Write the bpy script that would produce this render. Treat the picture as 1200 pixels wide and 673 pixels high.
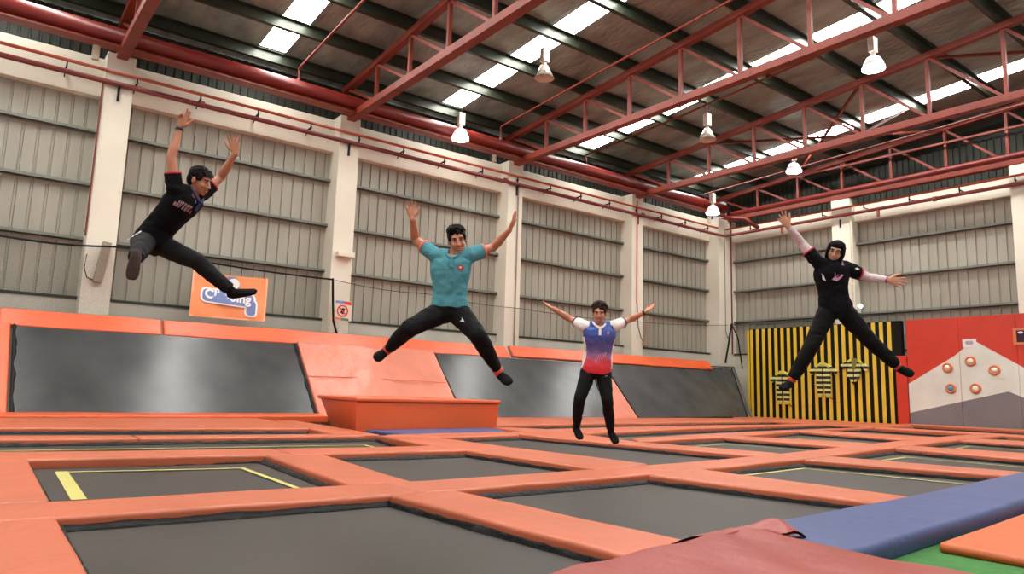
import bpy, bmesh, math, random
from mathutils import Vector, Matrix, noise
from mathutils.bvhtree import BVHTree
random.seed(7)
PI = math.pi
scene = bpy.context.scene
for o in list(bpy.data.objects):
    bpy.data.objects.remove(o)
COL = scene.collection

# ------------------------------------------------------------------ camera, world, exposure
cam_d = bpy.data.cameras.new('camera'); cam = bpy.data.objects.new('camera', cam_d); COL.objects.link(cam)
cR = Vector((0.6089691, 0.79264095, 0.02961356)); cU = Vector((0.09651934, -0.11110752, 0.98911028)); cF = Vector((-0.78729959, 0.59947932, 0.14416622))
cam.matrix_world = Matrix(((cR.x, cU.x, -cF.x, 0), (cR.y, cU.y, -cF.y, 0), (cR.z, cU.z, -cF.z, 0.85), (0, 0, 0, 1)))
cam_d.sensor_width = 36; cam_d.lens = 844.06 / 1200 * 36; cam_d.clip_start = 0.02; cam_d.clip_end = 200
scene.camera = cam
world = bpy.data.worlds.new('world'); scene.world = world; world.use_nodes = True
bg = world.node_tree.nodes['Background']; bg.inputs[0].default_value = (1.0, 0.97, 0.92, 1); bg.inputs[1].default_value = 0.40
scene.view_settings.view_transform = 'Standard'; scene.view_settings.look = 'None'
scene.view_settings.gamma = 1; scene.view_settings.use_curve_mapping = False
scene.view_settings.exposure = 0.50
SKYLIGHT = 22.0
LAMP_GLOW = 14.0

# ------------------------------------------------------------------ helpers
def lin(c):
    c = c / 255.0
    return c / 12.92 if c <= 0.04045 else ((c + 0.055) / 1.055) ** 2.4
def rgb(r, g, b): return (lin(r), lin(g), lin(b), 1)

def mat(name, col, rough=0.6, metal=0.0, bump=0.0, bscale=8.0, var=0.0, vscale=3.0, spec=0.5, stretch=None, detail=4, coat=0.0, dirt=None):
    m = bpy.data.materials.new(name); m.use_nodes = True
    nt = m.node_tree; b = nt.nodes['Principled BSDF']
    b.inputs['Base Color'].default_value = col; b.inputs['Roughness'].default_value = rough; b.inputs['Metallic'].default_value = metal
    b.inputs['Specular IOR Level'].default_value = spec; b.inputs['Coat Weight'].default_value = coat
    tc = nt.nodes.new('ShaderNodeTexCoord'); mp = nt.nodes.new('ShaderNodeMapping')
    nt.links.new(tc.outputs['Object'], mp.inputs['Vector'])
    if stretch: mp.inputs['Scale'].default_value = stretch
    if var > 0:
        n = nt.nodes.new('ShaderNodeTexNoise'); n.inputs['Scale'].default_value = vscale; n.inputs['Detail'].default_value = 5
        nt.links.new(mp.outputs[0], n.inputs['Vector'])
        mx = nt.nodes.new('ShaderNodeMix'); mx.data_type = 'RGBA'
        k = 1 - var
        mx.inputs['A'].default_value = (col[0] * k, col[1] * k, col[2] * k, 1)
        k = 1 + var * 0.7
        mx.inputs['B'].default_value = (min(1, col[0] * k), min(1, col[1] * k), min(1, col[2] * k), 1)
        if dirt: mx.inputs['A'].default_value = dirt
        r = nt.nodes.new('ShaderNodeMapRange'); r.inputs['From Min'].default_value = 0.3; r.inputs['From Max'].default_value = 0.7
        nt.links.new(n.outputs['Fac'], r.inputs['Value']); nt.links.new(r.outputs[0], mx.inputs['Factor'])
        nt.links.new(mx.outputs['Result'], b.inputs['Base Color'])
    if bump > 0:
        n2 = nt.nodes.new('ShaderNodeTexNoise'); n2.inputs['Scale'].default_value = bscale; n2.inputs['Detail'].default_value = detail
        nt.links.new(mp.outputs[0], n2.inputs['Vector'])
        bp = nt.nodes.new('ShaderNodeBump'); bp.inputs['Strength'].default_value = bump; bp.inputs['Distance'].default_value = 0.05
        nt.links.new(n2.outputs['Fac'], bp.inputs['Height']); nt.links.new(bp.outputs[0], b.inputs['Normal'])
    return m
def emit(name, col, s):
    m = bpy.data.materials.new(name); m.use_nodes = True; nt = m.node_tree
    b = nt.nodes['Principled BSDF']; b.inputs['Base Color'].default_value = col
    b.inputs['Emission Color'].default_value = col; b.inputs['Emission Strength'].default_value = s
    return m

def wloc(o):
    v = Vector((0, 0, 0))
    while o is not None:
        v += o.location; o = o.parent
    return v
def tag(o, label=None, cat=None, group=None, kind=None):
    if label: o['label'] = label
    if cat: o['category'] = cat
    if group: o['group'] = group
    if kind: o['kind'] = kind
    return o
def thing(name, label, cat, loc=(0, 0, 0), group=None):
    o = bpy.data.objects.new(name, None); COL.objects.link(o); o.location = loc; o.empty_display_size = 0.1
    return tag(o, label, cat, group)
class MB:
    def __init__(s): s.v = []; s.f = []; s.mi = []; s.cur = 0
    def add(s, vs, fs):
        n = len(s.v); s.v += [tuple(v) for v in vs]; s.f += [tuple(i + n for i in f) for f in fs]; s.mi += [s.cur] * len(fs); return s
    def hexa(s, b4, t4):
        return s.add(list(b4) + list(t4), [(3, 2, 1, 0), (4, 5, 6, 7), (0, 1, 5, 4), (1, 2, 6, 5), (2, 3, 7, 6), (3, 0, 4, 7)])
    def box(s, x0, x1, y0, y1, z0, z1):
        return s.hexa([(x0, y0, z0), (x1, y0, z0), (x1, y1, z0), (x0, y1, z0)], [(x0, y0, z1), (x1, y0, z1), (x1, y1, z1), (x0, y1, z1)])
    def beam(s, p0, p1, w, h, up=(0, 0, 1)):
        p0, p1 = Vector(p0), Vector(p1); d = (p1 - p0).normalized(); side = d.cross(Vector(up))
        if side.length < 1e-4: side = d.cross(Vector((1, 0, 0)))
        side.normalize(); u = side.cross(d).normalized(); a = side * (w / 2); c = u * (h / 2)
        return s.hexa([p0 - a - c, p0 + a - c, p1 + a - c, p1 - a - c], [p0 - a + c, p0 + a + c, p1 + a + c, p1 - a + c])
    def tube(s, pts, r, n=12, cap=True):
        pts = [Vector(p) for p in pts]; rs = r if isinstance(r, (list, tuple)) else [r] * len(pts)
        rings = []; up = Vector((0, 0, 1))
        for i, p in enumerate(pts):
            d = (pts[min(i + 1, len(pts) - 1)] - pts[max(i - 1, 0)]).normalized()
            a = d.cross(up)
            if a.length < 1e-3: a = d.cross(Vector((1, 0, 0)))
            a.normalize(); b = d.cross(a).normalized()
            rings.append([p + (a * math.cos(2 * PI * k / n) + b * math.sin(2 * PI * k / n)) * rs[i] for k in range(n)])
        vs = [v for r_ in rings for v in r_]; fs = []
        for i in range(len(pts) - 1):
            for k in range(n): fs.append((i * n + k, i * n + (k + 1) % n, (i + 1) * n + (k + 1) % n, (i + 1) * n + k))
        if cap: fs.append(tuple(range(n - 1, -1, -1))); fs.append(tuple((len(pts) - 1) * n + k for k in range(n)))
        return s.add(vs, fs)
    def lathe(s, c, prof, n=24, axis=(0, 0, 1), xa=None, ring=False):
        ax = Vector(axis).normalized(); a = Vector(xa) if xa else ax.orthogonal(); a.normalize(); b = ax.cross(a)
        vs = []; fs = []
        for (r, z) in prof:
            for k in range(n): vs.append(Vector(c) + ax * z + (a * math.cos(2 * PI * k / n) + b * math.sin(2 * PI * k / n)) * r)
        for i in range(len(prof) - 1):
            for k in range(n): fs.append((i * n + k, i * n + (k + 1) % n, (i + 1) * n + (k + 1) % n, (i + 1) * n + k))
        if ring: L_ = (len(prof) - 1) * n; fs += [(L_ + k, L_ + (k + 1) % n, (k + 1) % n, k) for k in range(n)]
        else: fs.append(tuple(range(n - 1, -1, -1))); fs.append(tuple((len(prof) - 1) * n + k for k in range(n)))
        return s.add(vs, fs)
    def ell(s, c, rx, ry, rz, X=(1, 0, 0), Y=(0, 1, 0), Z=(0, 0, 1), n=16, m=10):
        c = Vector(c); X, Y, Z = Vector(X) * rx, Vector(Y) * ry, Vector(Z) * rz
        vs = [c - Z]; fs = []
        for i in range(1, m):
            t = -PI / 2 + PI * i / m
            for k in range(n):
                a = 2 * PI * k / n; vs.append(c + X * (math.cos(t) * math.cos(a)) + Y * (math.cos(t) * math.sin(a)) + Z * math.sin(t))
        vs.append(c + Z); L = len(vs) - 1
        for k in range(n): fs.append((0, 1 + (k + 1) % n, 1 + k)); fs.append((L, L - n + k, L - n + (k + 1) % n))
        for i in range(m - 2):
            for k in range(n): fs.append((1 + i * n + k, 1 + i * n + (k + 1) % n, 1 + (i + 1) * n + (k + 1) % n, 1 + (i + 1) * n + k))
        return s.add(vs, fs)
    def poly(s, pts2, d0, d1, mp):
        n = len(pts2); vs = [mp(x, z, d0) for x, z in pts2] + [mp(x, z, d1) for x, z in pts2]
        fs = [tuple(range(n - 1, -1, -1)), tuple(range(n, 2 * n))] + [(i, (i + 1) % n, n + (i + 1) % n, n + i) for i in range(n)]
        return s.add(vs, fs)
    def mesh(s, name, m, off):
        me = bpy.data.meshes.new(name); me.from_pydata([tuple(Vector(v) - off) for v in s.v], [], s.f)
        for mm in (m if isinstance(m, (list, tuple)) else [m]): me.materials.append(mm)
        if isinstance(m, (list, tuple)): me.polygons.foreach_set('material_index', s.mi)
        b = bmesh.new(); b.from_mesh(me); bmesh.ops.recalc_face_normals(b, faces=b.faces); b.to_mesh(me); b.free()
        return me
    def build(s, name, m, parent=None, bevel=0, seg=2, smooth=False, origin=None):
        if parent is not None: off = wloc(parent); loc = Vector((0, 0, 0))
        elif origin is not None: off = loc = Vector(origin)
        else:
            xs = [v[0] for v in s.v]; ys = [v[1] for v in s.v]; zs = [v[2] for v in s.v]
            off = loc = Vector(((min(xs) + max(xs)) / 2, (min(ys) + max(ys)) / 2, min(zs)))
        o = bpy.data.objects.new(name, s.mesh(name, m, off)); COL.objects.link(o); o.location = loc
        if parent is not None: o.parent = parent
        if bevel:
            b = o.modifiers.new('bevel', 'BEVEL'); b.width = bevel; b.segments = seg; b.limit_method = 'ANGLE'; b.angle_limit = 0.6
        if smooth:
            for p in o.data.polygons: p.use_smooth = True
        elif bevel:
            for p in o.data.polygons: p.use_smooth = True
            o.modifiers.new('wn', 'WEIGHTED_NORMAL')
        return o

# ------------------------------------------------------------------ materials
M = {}
def vinyl(name, col, rough=0.42, wr=0.25):
    # padded vinyl: fine weave, soft long wrinkles, a little wear in the colour
    m = mat(name, col, rough, 0, wr, 2.2, 0.10, 1.3, 0.5, detail=3)
    nt = m.node_tree; b = nt.nodes['Principled BSDF']; bp = [n for n in nt.nodes if n.type == 'BUMP'][0]
    w = nt.nodes.new('ShaderNodeTexNoise'); w.inputs['Scale'].default_value = 14; w.inputs['Detail'].default_value = 2; w.inputs['Distortion'].default_value = 1.5
    tc = [n for n in nt.nodes if n.type == 'TEX_COORD'][0]; nt.links.new(tc.outputs['Object'], w.inputs['Vector'])
    b2 = nt.nodes.new('ShaderNodeBump'); b2.inputs['Strength'].default_value = 0.10; b2.inputs['Distance'].default_value = 0.02
    nt.links.new(w.outputs['Fac'], b2.inputs['Height']); nt.links.new(bp.outputs[0], b2.inputs['Normal']); nt.links.new(b2.outputs[0], b.inputs['Normal'])
    return m
M['salmon'] = vinyl('salmon_vinyl', rgb(180, 92, 60))
M['ramp'] = vinyl('pale_salmon_vinyl', rgb(200, 118, 94), 0.34, 0.8)
M['orange'] = vinyl('orange_vinyl', rgb(210, 90, 46), 0.38, 0.3)
M['orange2'] = vinyl('orange_mat_vinyl', rgb(192, 90, 38), 0.5)
M['redtarp'] = vinyl('red_tarpaulin', rgb(138, 46, 36), 0.42, 0.4)
M['blue'] = vinyl('blue_vinyl', rgb(54, 68, 112), 0.5)
M['red'] = vinyl('red_vinyl', rgb(198, 54, 32), 0.45, 0.2)
M['white_v'] = vinyl('white_vinyl', rgb(214, 212, 200), 0.5, 0.2)
M['grey_v'] = vinyl('grey_vinyl', rgb(118, 112, 114), 0.55, 0.2)
M['bed'] = mat('trampoline_fabric', rgb(56, 53, 48), 0.5, 0, 0.05, 60, 0.12, 1.4, spec=0.3)
M['slantbed'] = mat('wall_trampoline_fabric', rgb(62, 64, 64), 0.27, 0, 0.16, 0.9, 0.3, 1.1)
M['black'] = mat('black_fabric', rgb(12, 12, 11), 0.6, 0, 0.5, 14, spec=0.25)
M['tape'] = mat('yellow_tape', rgb(180, 172, 92), 0.6, 0, 0.05, 10, 0.08)
M['steel'] = mat('galvanised_frame', rgb(120, 120, 118), 0.4, 0.8)
M['green'] = mat('green_mat', rgb(58, 116, 52), 0.9, 0, 0.5, 60, 0.15, 10)
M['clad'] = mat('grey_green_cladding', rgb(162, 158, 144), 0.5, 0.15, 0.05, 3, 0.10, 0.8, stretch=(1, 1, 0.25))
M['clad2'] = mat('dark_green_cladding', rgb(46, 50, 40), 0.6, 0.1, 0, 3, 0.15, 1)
M['girt'] = mat('girt_steel', rgb(124, 126, 116), 0.45, 0.3, 0, 3, 0.1)
M['cream'] = mat('cream_paint', rgb(226, 220, 202), 0.7, 0, 0.05, 5, 0.05, 1.2)
M['plaster'] = mat('pale_plaster', rgb(196, 192, 178), 0.8, 0, 0.08, 6, 0.12, 1.4)
M['redsteel'] = mat('red_oxide_steel', rgb(126, 46, 28), 0.5, 0.0, 0.05, 6, 0.22, 2.5)
M['redpipe'] = mat('red_painted_pipe', rgb(112, 30, 22), 0.4, 0.0, 0.02, 6, 0.15, 2)
M['orangepipe'] = mat('orange_red_pipe', rgb(184, 78, 44), 0.35, 0, 0.02, 6, 0.15, 3)
M['darkpipe'] = mat('dull_red_pipe', rgb(122, 46, 40), 0.4, 0, 0.02, 6, 0.2, 2)
M['purlin'] = mat('purlin_steel', rgb(50, 56, 44), 0.35, 0.3, 0.02, 4, 0.1)
M['foil'] = mat('foil_insulation', rgb(156, 166, 158), 0.40, 0.5, 1.0, 3.5, 0.35, 1.0, stretch=(1.0, 2.2, 1.0), detail=8)
M['sky'] = emit('skylight_sheet', (1.0, 0.985, 0.95, 1), SKYLIGHT)
M['wire'] = mat('dark_wire', rgb(60, 50, 40), 0.6)
M['lampw'] = mat('lamp_housing', rgb(214, 208, 192), 0.5)
M['lampcone2'] = mat('glowing_reflector', rgb(226, 220, 226), 0.3); _b = M['lampcone2'].node_tree.nodes['Principled BSDF']; _b.inputs['Emission Color'].default_value = (1, .95, 1, 1); _b.inputs['Emission Strength'].default_value = 0.35
M['lampcone'] = mat('clear_ribbed_reflector', rgb(206, 196, 180), 0.25, 0.2)
M['glow'] = emit('lamp_glow', (1.0, 0.95, 1.0, 1), LAMP_GLOW)
M['floor'] = mat('grey_concrete', rgb(110, 108, 104), 0.8, 0, 0.1, 4, 0.1)
M['yellow'] = mat('yellow_stripe', rgb(218, 184, 50), 0.6, 0, 0.1, 20, 0.06)
M['blk'] = mat('black_panel', rgb(13, 11, 9), 0.7, 0, 0.1, 20, spec=0.2)
M['handorange'] = mat('orange_ring', rgb(206, 118, 76), 0.5)
M['handwhite'] = mat('white_dome', rgb(226, 222, 204), 0.35)
M['handblue'] = mat('blue_dome', rgb(84, 150, 186), 0.35)
M['paper'] = mat('white_paper', rgb(226, 216, 218), 0.7)
M['ink'] = mat('grey_ink', rgb(130, 104, 116), 0.7)
M['boxgrey'] = mat('taupe_box', rgb(150, 136, 118), 0.6)

# ------------------------------------------------------------------ setting
def structure(name, o): o.name = name; o['kind'] = 'structure'; return o
structure('floor', MB().box(-19, 4, -6, 26, -1.1, -0.9).build('floor', M['floor']))

mL = lambda s, d, z: (-18 + d, s, z)
mE = lambda s, d, z: (s, 24.6 - d, z)
def mbox(mb, mp, s0, s1, d0, d1, z0, z1):
    b = [mp(s0, d0, z0), mp(s1, d0, z0), mp(s1, d1, z0), mp(s0, d1, z0)]
    t = [mp(s0, d0, z1), mp(s1, d0, z1), mp(s1, d1, z1), mp(s0, d1, z1)]
    return mb.hexa(b, t)
def corrugated(mp, s0, s1, d, z0, z1, pitch=0.28, groove=0.05, dep=0.035, phase=0.0):
    # trapezoidal ribbed sheet with thickness
    pr = [(s0, 0)]; s = s0 + 0.05 + phase
    while s + groove + 0.04 < s1:
        pr += [(s, 0), (s + 0.012, -dep), (s + groove, -dep), (s + groove + 0.012, 0)]; s += pitch
    pr.append((s1, 0)); mb = MB(); n = len(pr)
    vs = []
    for z in (z0, z1):
        for (a, b) in pr: vs.append(mp(a, d + b, z))
        for (a, b) in pr: vs.append(mp(a, d + b - 0.02, z))
    fs = []
    for i in range(n - 1):
        fs.append((i, i + 1, 2 * n + i + 1, 2 * n + i)); fs.append((n + i + 1, n + i, 3 * n + i, 3 * n + i + 1))
    fs += [(0, 2 * n, 3 * n, n), (n - 1, 2 * n - 1, 4 * n - 1, 3 * n - 1)]
    return mb.add(vs, fs)
def make_wall(name, mp, cols, s_end0, s_end1, beam_top, top_fn, col_w):
    mb = MB(); mbox(mb, mp, s_end0, s_end1, -0.3, -0.04, -0.9, 2.56)
    w = structure(name, mb.build(name, M['plaster']))
    spans = []
    prev = s_end0
    for (a, b) in cols: spans.append((prev, a)); prev = b
    if prev < s_end1 - 0.2: spans.append((prev, s_end1))
    for (a, b) in spans:
        if b - a < 0.3: continue
        corrugated(mp, a, b, -0.22, 2.56, 7.3).build('cladding_sheet', M['clad'], w)
        for z in (6.33, 5.1, 3.87):
            g = MB(); mbox(g, mp, a, b, -0.22, -0.06, z - 0.02, z + 0.0); mbox(g, mp, a, b, -0.08, -0.06, z - 0.02, z + 0.065)
            g.build('girt_rail', M['girt'], w)
        g = MB(); mbox(g, mp, a, b, -0.24, -0.02, 2.56, 2.62); g.build('sill_angle', M['purlin'], w)
        g = MB(); mbox(g, mp, a, b, -0.30, 0.0, 7.15, beam_top); g.build('concrete_beam', M['cream'], w, bevel=0.01)
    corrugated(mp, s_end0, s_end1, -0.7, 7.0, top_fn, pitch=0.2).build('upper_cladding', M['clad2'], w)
    return w
colsL = [(-3.75, -3.15), (1.91, 2.49), (7.48, 8.06), (13.18, 13.76), (18.82, 19.4), (23.75, 24.6)]
colsE = [(-18.0, -17.56), (-13.13, -12.46), (-7.58, -6.92), (-2.1, -1.45)]
make_wall('wall_left', mL, colsL, -6.0, 24.9, 8.05, 9.3, 0)
make_wall('wall_right', mE, colsE, -18.3, 4.0, 7.74, 9.3, 0)
# gable infill above the end wall up to the sloping roof
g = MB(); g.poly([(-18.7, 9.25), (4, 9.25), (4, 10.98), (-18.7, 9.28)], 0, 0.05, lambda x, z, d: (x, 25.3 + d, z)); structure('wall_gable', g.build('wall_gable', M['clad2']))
cl = ['cream concrete column on the left wall, cut by the left picture edge out of frame', 'leftmost cream concrete column, with a tilted taupe box and black rope on it',
      'cream concrete column right of the climbing banner, carrying a small bracket box', 'cream concrete column behind the raised hand of the teal shirt jumper',
      'cream concrete column with an orange conduit behind the blue and red shirt jumper']
for i, (a, b) in enumerate(colsL[:-1]):
    if i == 0: continue
    m = MB(); mbox(m, mL, a, b, -0.3, 0.35, -0.9, 8.12); tag(m.build('concrete_column', M['cream'], bevel=0.015), cl[i], 'column')
m = MB(); m.box(-18.3, -17.56, 23.75, 24.9, -0.9, 8.05); tag(m.build('concrete_column', M['cream'], bevel=0.015), 'cream concrete column in the far corner where the two walls meet', 'column')
for (a, b), lb in zip(colsE[1:3], ['cream concrete column on the end wall behind the woman in the black headscarf', 'cream concrete column on the end wall at the right picture edge']):
    m = MB(); mbox(m, mE, a, b, -0.3, 0.3, -0.9, 7.98); tag(m.build('concrete_column', M['cream'], bevel=0.015), lb, 'column')

# roof
def zr(x): return 9.38 + 0.075 * (x + 18)
skyY = [(-5.3, -4.6), (-0.3, 0.4), (5.22, 5.88), (10.70, 11.38), (16.28, 16.96), (22.15, 22.83)]
rf = MB(); edges = [-6.0] + [v for p in skyY for v in p] + [25.4]
x0, x1 = -18.9, 5.0
for i in range(0, len(edges), 2):
    ya, yb = edges[i], edges[i + 1]; nx = 48; ny = max(1, int((yb - ya) / 0.4)); vs = []; fs = []
    for a in range(nx + 1):
        x = x0 + (x1 - x0) * a / nx
        for b in range(ny + 1):
            y = ya + (yb - ya) * b / ny
            sag = 0 if b in (0, ny) else 0.03 * noise.noise(Vector((x * 0.7, y * 1.1, 3))) - 0.015 * abs(math.sin((x + 16.2) / 1.72 * PI))
            vs.append((x, y, zr(x) + sag))
    n1 = len(vs)
    vs += [(v[0], v[1], zr(v[0]) + 0.12) for v in vs[:n1]]
    for a in range(nx):
        for b in range(ny):
            q = a * (ny + 1) + b
            f = (q, q + 1, q + ny + 2, q + ny + 1); fs.append(f); fs.append(tuple(k + n1 for k in f[::-1]))
    rf.add(vs, fs)
structure('ceiling', rf.build('ceiling', M['foil'], smooth=True))
# strip at the eaves of the near side where skylight starts short of the wall
for i, (ya, yb) in enumerate(skyY):
    e = MB(); e.hexa([(-17.75, ya, zr(-17.75) + .01), (x1, ya, zr(x1) + .01), (x1, yb, zr(x1) + .01), (-17.75, yb, zr(-17.75) + .01)], [(-17.75, ya, zr(-17.75) + .03), (x1, ya, zr(x1) + .03), (x1, yb, zr(x1) + .03), (-17.75, yb, zr(-17.75) + .03)])
    e.hexa
    w = structure('window_%d' % (i + 1), e.build('window_%d' % (i + 1), M['sky']))
    e = MB(); e.hexa([(-18.9, ya, zr(-18.9)), (-17.75, ya, zr(-17.75)), (-17.75, yb, zr(-17.75)), (-18.9, yb, zr(-18.9))], [(-18.9, ya, zr(-18.9) + .1), (-17.75, ya, zr(-17.75) + .1), (-17.75, yb, zr(-17.75) + .1), (-18.9, yb, zr(-18.9) + .1)])
    e.build('eaves_sheet', M['foil'], w)
    e = MB()
    for yy in (ya + 0.2, ya + 0.48): e.tube([(-17.8, yy, zr(-17.8) - 0.03), (x1, yy, zr(x1) - 0.03)], 0.008, 6)
    e.build('support_wire', M['wire'], w)

# purlins on the truss nodes
PX = [-17.9] + [-16.2 + 1.72 * k for k in range(13)]
ordn = ['directly over the left wall', 'first out from the left wall', 'second out from the left wall', 'third out from the left wall', 'fourth out from the left wall', 'fifth out from the left wall', 'sixth out from the left wall',
        'seventh out from the left wall', 'eighth out from the left wall', 'ninth out from the left wall', 'tenth out from the left wall', 'eleventh out from the left wall', 'twelfth out from the left wall', 'thirteenth out from the left wall']
for i, x in enumerate(PX):
    z0 = 9.12 + 0.075 * (x + 18); m = MB()
    m.box(x - 0.01, x + 0.01, -6, 25.2, z0, z0 + 0.25); m.box(x - 0.11, x, -6, 25.2, z0, z0 + 0.012); m.box(x, x + 0.11, -6, 25.2, z0 + 0.238, z0 + 0.25); m.box(x - 0.11, x - 0.098, -6, 25.2, z0, z0 + 0.04)
    tag(m.build('roof_purlin', M['purlin']), 'galvanised steel roof purlin under the foil, %s' % ordn[i], 'roof beam', 'roof purlins')

# trusses
def hsec(mb, p0, p1, w, h, t=0.02):
    p0, p1 = Vector(p0), Vector(p1); u = Vector((0, 0, 1)) * (h / 2 - t / 2)
    mb.beam(p0 - u, p1 - u, w, t); mb.beam(p0 + u, p1 + u, w, t); mb.beam(p0, p1, t * 1.2, h - t)
def truss(y, label, x1=2.5):
    t = thing('roof_truss', label, 'roof truss', (-17.8, y, 7.95))
    m = MB(); m.beam((-18.0, y, 8.1), (x1, y, 8.1), 0.23, 0.19)
    x = -15.0
    while x < x1: m.beam((x - 0.01, y, 8.1), (x + 0.01, y, 8.1), 0.245, 0.205); x += 6
    m.build('bottom_chord', M['redsteel'], t, bevel=0.01)
    zt = lambda x: 9.02 + 0.075 * (x + 18)
    m = MB(); m.beam((-18.2, y, zt(-18.2)), (x1, y, zt(x1)), 0.18, 0.17); m.build('top_chord', M['redsteel'], t, bevel=0.01)
    xs = [-16.2 + 1.72 * k for k in range(12) if -16.2 + 1.72 * k < x1]
    for x in xs:
        m = MB(); m.beam((x, y, 8.15), (x, y, zt(x)), 0.085, 0.085); m.build('vertical_strut', M['redsteel'], t)
    px = -17.9
    for x in xs:
        m = MB(); m.beam((px + 0.05, y, zt(px) - 0.08), (x - 0.06, y, 8.17), 0.07, 0.07); m.build('diagonal_strut', M['redsteel'], t); px = x
    return t
truss(2.2, 'red steel roof truss springing from the leftmost cream column')
truss(7.77, 'red steel roof truss springing from the column right of the climbing banner')
truss(13.48, 'longest red steel roof truss, landing on the column behind the teal shirt jumper')
truss(19.1, 'red steel roof truss landing on the column behind the blue and red shirt jumper')
truss(24.45, 'dark red roof truss against the end wall above the woman in black')
truss(-3.45, 'red steel roof truss nearest the camera')

# roof and side braces
for k, (p, q, lb) in enumerate([((-14.48, 19.1, 9.25), (-9.32, 24.4, 9.6), 'thin red diagonal roof brace rising from the column side in the far bay'),
                      ((-9.32, 19.1, 9.65), (-14.48, 24.4, 9.25), 'thin red diagonal roof brace crossing another in the far bay'),
                      ((-7.6, 19.1, 9.75), (-2.5, 24.4, 10.1), 'thin red diagonal roof brace at the upper right in the far bay'),
                      ((-14.4, 24.2, 9.15), (-6.0, 24.2, 9.1), 'dark red tie bar running level above the end wall pipes'),
                      ((-13.0, 21.8, 9.3), (-13.0, 19.15, 8.2), 'short red fly brace beneath the far truss, nearer the corner'),
                      ((-9.4, 21.8, 9.6), (-9.4, 19.15, 8.2), 'short red fly brace beneath the far truss, nearer the right edge')]):
    m = MB(); m.beam(p, q, 0.07, 0.07); tag(m.build('steel_brace', M['redsteel']), lb, 'brace')

# big pipes under the trusses
m = MB(); m.tube([(-17.2, -6, 8.33), (-17.2, 23.7, 8.33)], 0.18, 20); t = thing('fire_main_pipe', 'thick glossy red pipe running the length of the left wall under the roof', 'pipe', (-17.2, 9, 8.0))
m.build('pipe', M['redpipe'], t, smooth=True)
m = MB(); m.beam((-17.2, -6, 8.05), (-17.2, 23.7, 8.03), 0.34, 0.02); m.beam((-17.2, -6, 8.12), (-17.2, 23.7, 8.12), 0.03, 0.16); m.build('support_beam', M['redsteel'], t)
m = MB(); m.tube([(-17.0, 23.8, 8.1), (4, 23.8, 8.1)], 0.10, 16); tag(m.build('fire_main_pipe', M['redpipe'], smooth=True), 'thick red pipe running along the end wall at truss height', 'pipe')
m = MB(); m.tube([(-17.0, 23.4, 7.9), (-16.2, 23.6, 7.75), (-15.9, 24.0, 7.4)], 0.08, 12); tag(m.build('pipe_elbow', M['redpipe'], smooth=True), 'short bent red pipe dropping near the far corner under the thick pipe', 'pipe')

def bracketed_pipe(name, label, pts, r, mt, br):
    t = thing(name, label, 'pipe', pts[0]); m = MB(); m.tube(pts, r, 12); m.build('pipe', mt, t, smooth=True)
    for b in br:
        b.build('bracket', M['black'], t)
    return t
def brL(y): m = MB(); m.beam((-18.0, y, 7.52), (-17.55, y, 7.52), 0.03, 0.03); m.beam((-17.6, y, 7.35), (-17.6, y, 7.66), 0.03, 0.03); m.beam((-17.97, y, 7.4), (-17.65, y, 7.54), 0.02, 0.02); return m
def brE(x): m = MB(); m.beam((x, 24.6, 7.5), (x, 24.15, 7.5), 0.03, 0.03); m.beam((x, 24.2, 7.35), (x, 24.2, 7.62), 0.03, 0.03); return m
ysb = [-0.2 + 1.37 * k for k in range(18)]; xsb = [-16.4 + 1.5 * k for k in range(8)]
bracketed_pipe('sprinkler_pipe', 'thin orange pipe on black brackets, upper of the pair along both walls', [(-17.6, -6, 7.66), (-17.6, 24.2, 7.64), (4, 24.2, 7.60)], 0.038, M['orangepipe'], [brL(y) for y in ysb] + [brE(x) for x in xsb])
t = bracketed_pipe('sprinkler_pipe', 'dull red pipe with collars, lower of the pair along both walls', [(-17.58, -6, 7.40), (-17.58, 24.15, 7.36), (4, 24.15, 7.33)], 0.06, M['darkpipe'], [])
for y in (3.95, 13.0, 19.3):
    m = MB(); m.tube([(-17.58, y - 0.05, 7.4), (-17.58, y + 0.05, 7.4)], 0.085, 12); m.build('collar', M['darkpipe'], t)
for x in (-9.6, -6.2):
    m = MB(); m.tube([(x - 0.05, 24.15, 7.34), (x + 0.05, 24.15, 7.34)], 0.085, 12); m.build('collar', M['darkpipe'], t)
for x in (-15.0, -11.4):
    m = MB(); m.tube([(x, 24.15, 7.32), (x, 24.15, 7.08)], 0.05, 10); m.build('drop_stub', M['redsteel'], t)
for y in (2.2, 7.75, 13.5, 19.1):
    m = MB(); m.beam((-17.62, y, 7.33), (-17.62, y, 7.02), 0.05, 0.04); m.beam((-17.62, y, 7.33), (-17.5, y, 7.33), 0.04, 0.03); m.build('column_bracket', M['black'], t)
m = MB(); m.beam((-12.8, 24.28, 7.25), (-12.8, 24.28, 6.95), 0.06, 0.04); m.build('column_bracket', M['black'], t)

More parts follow.
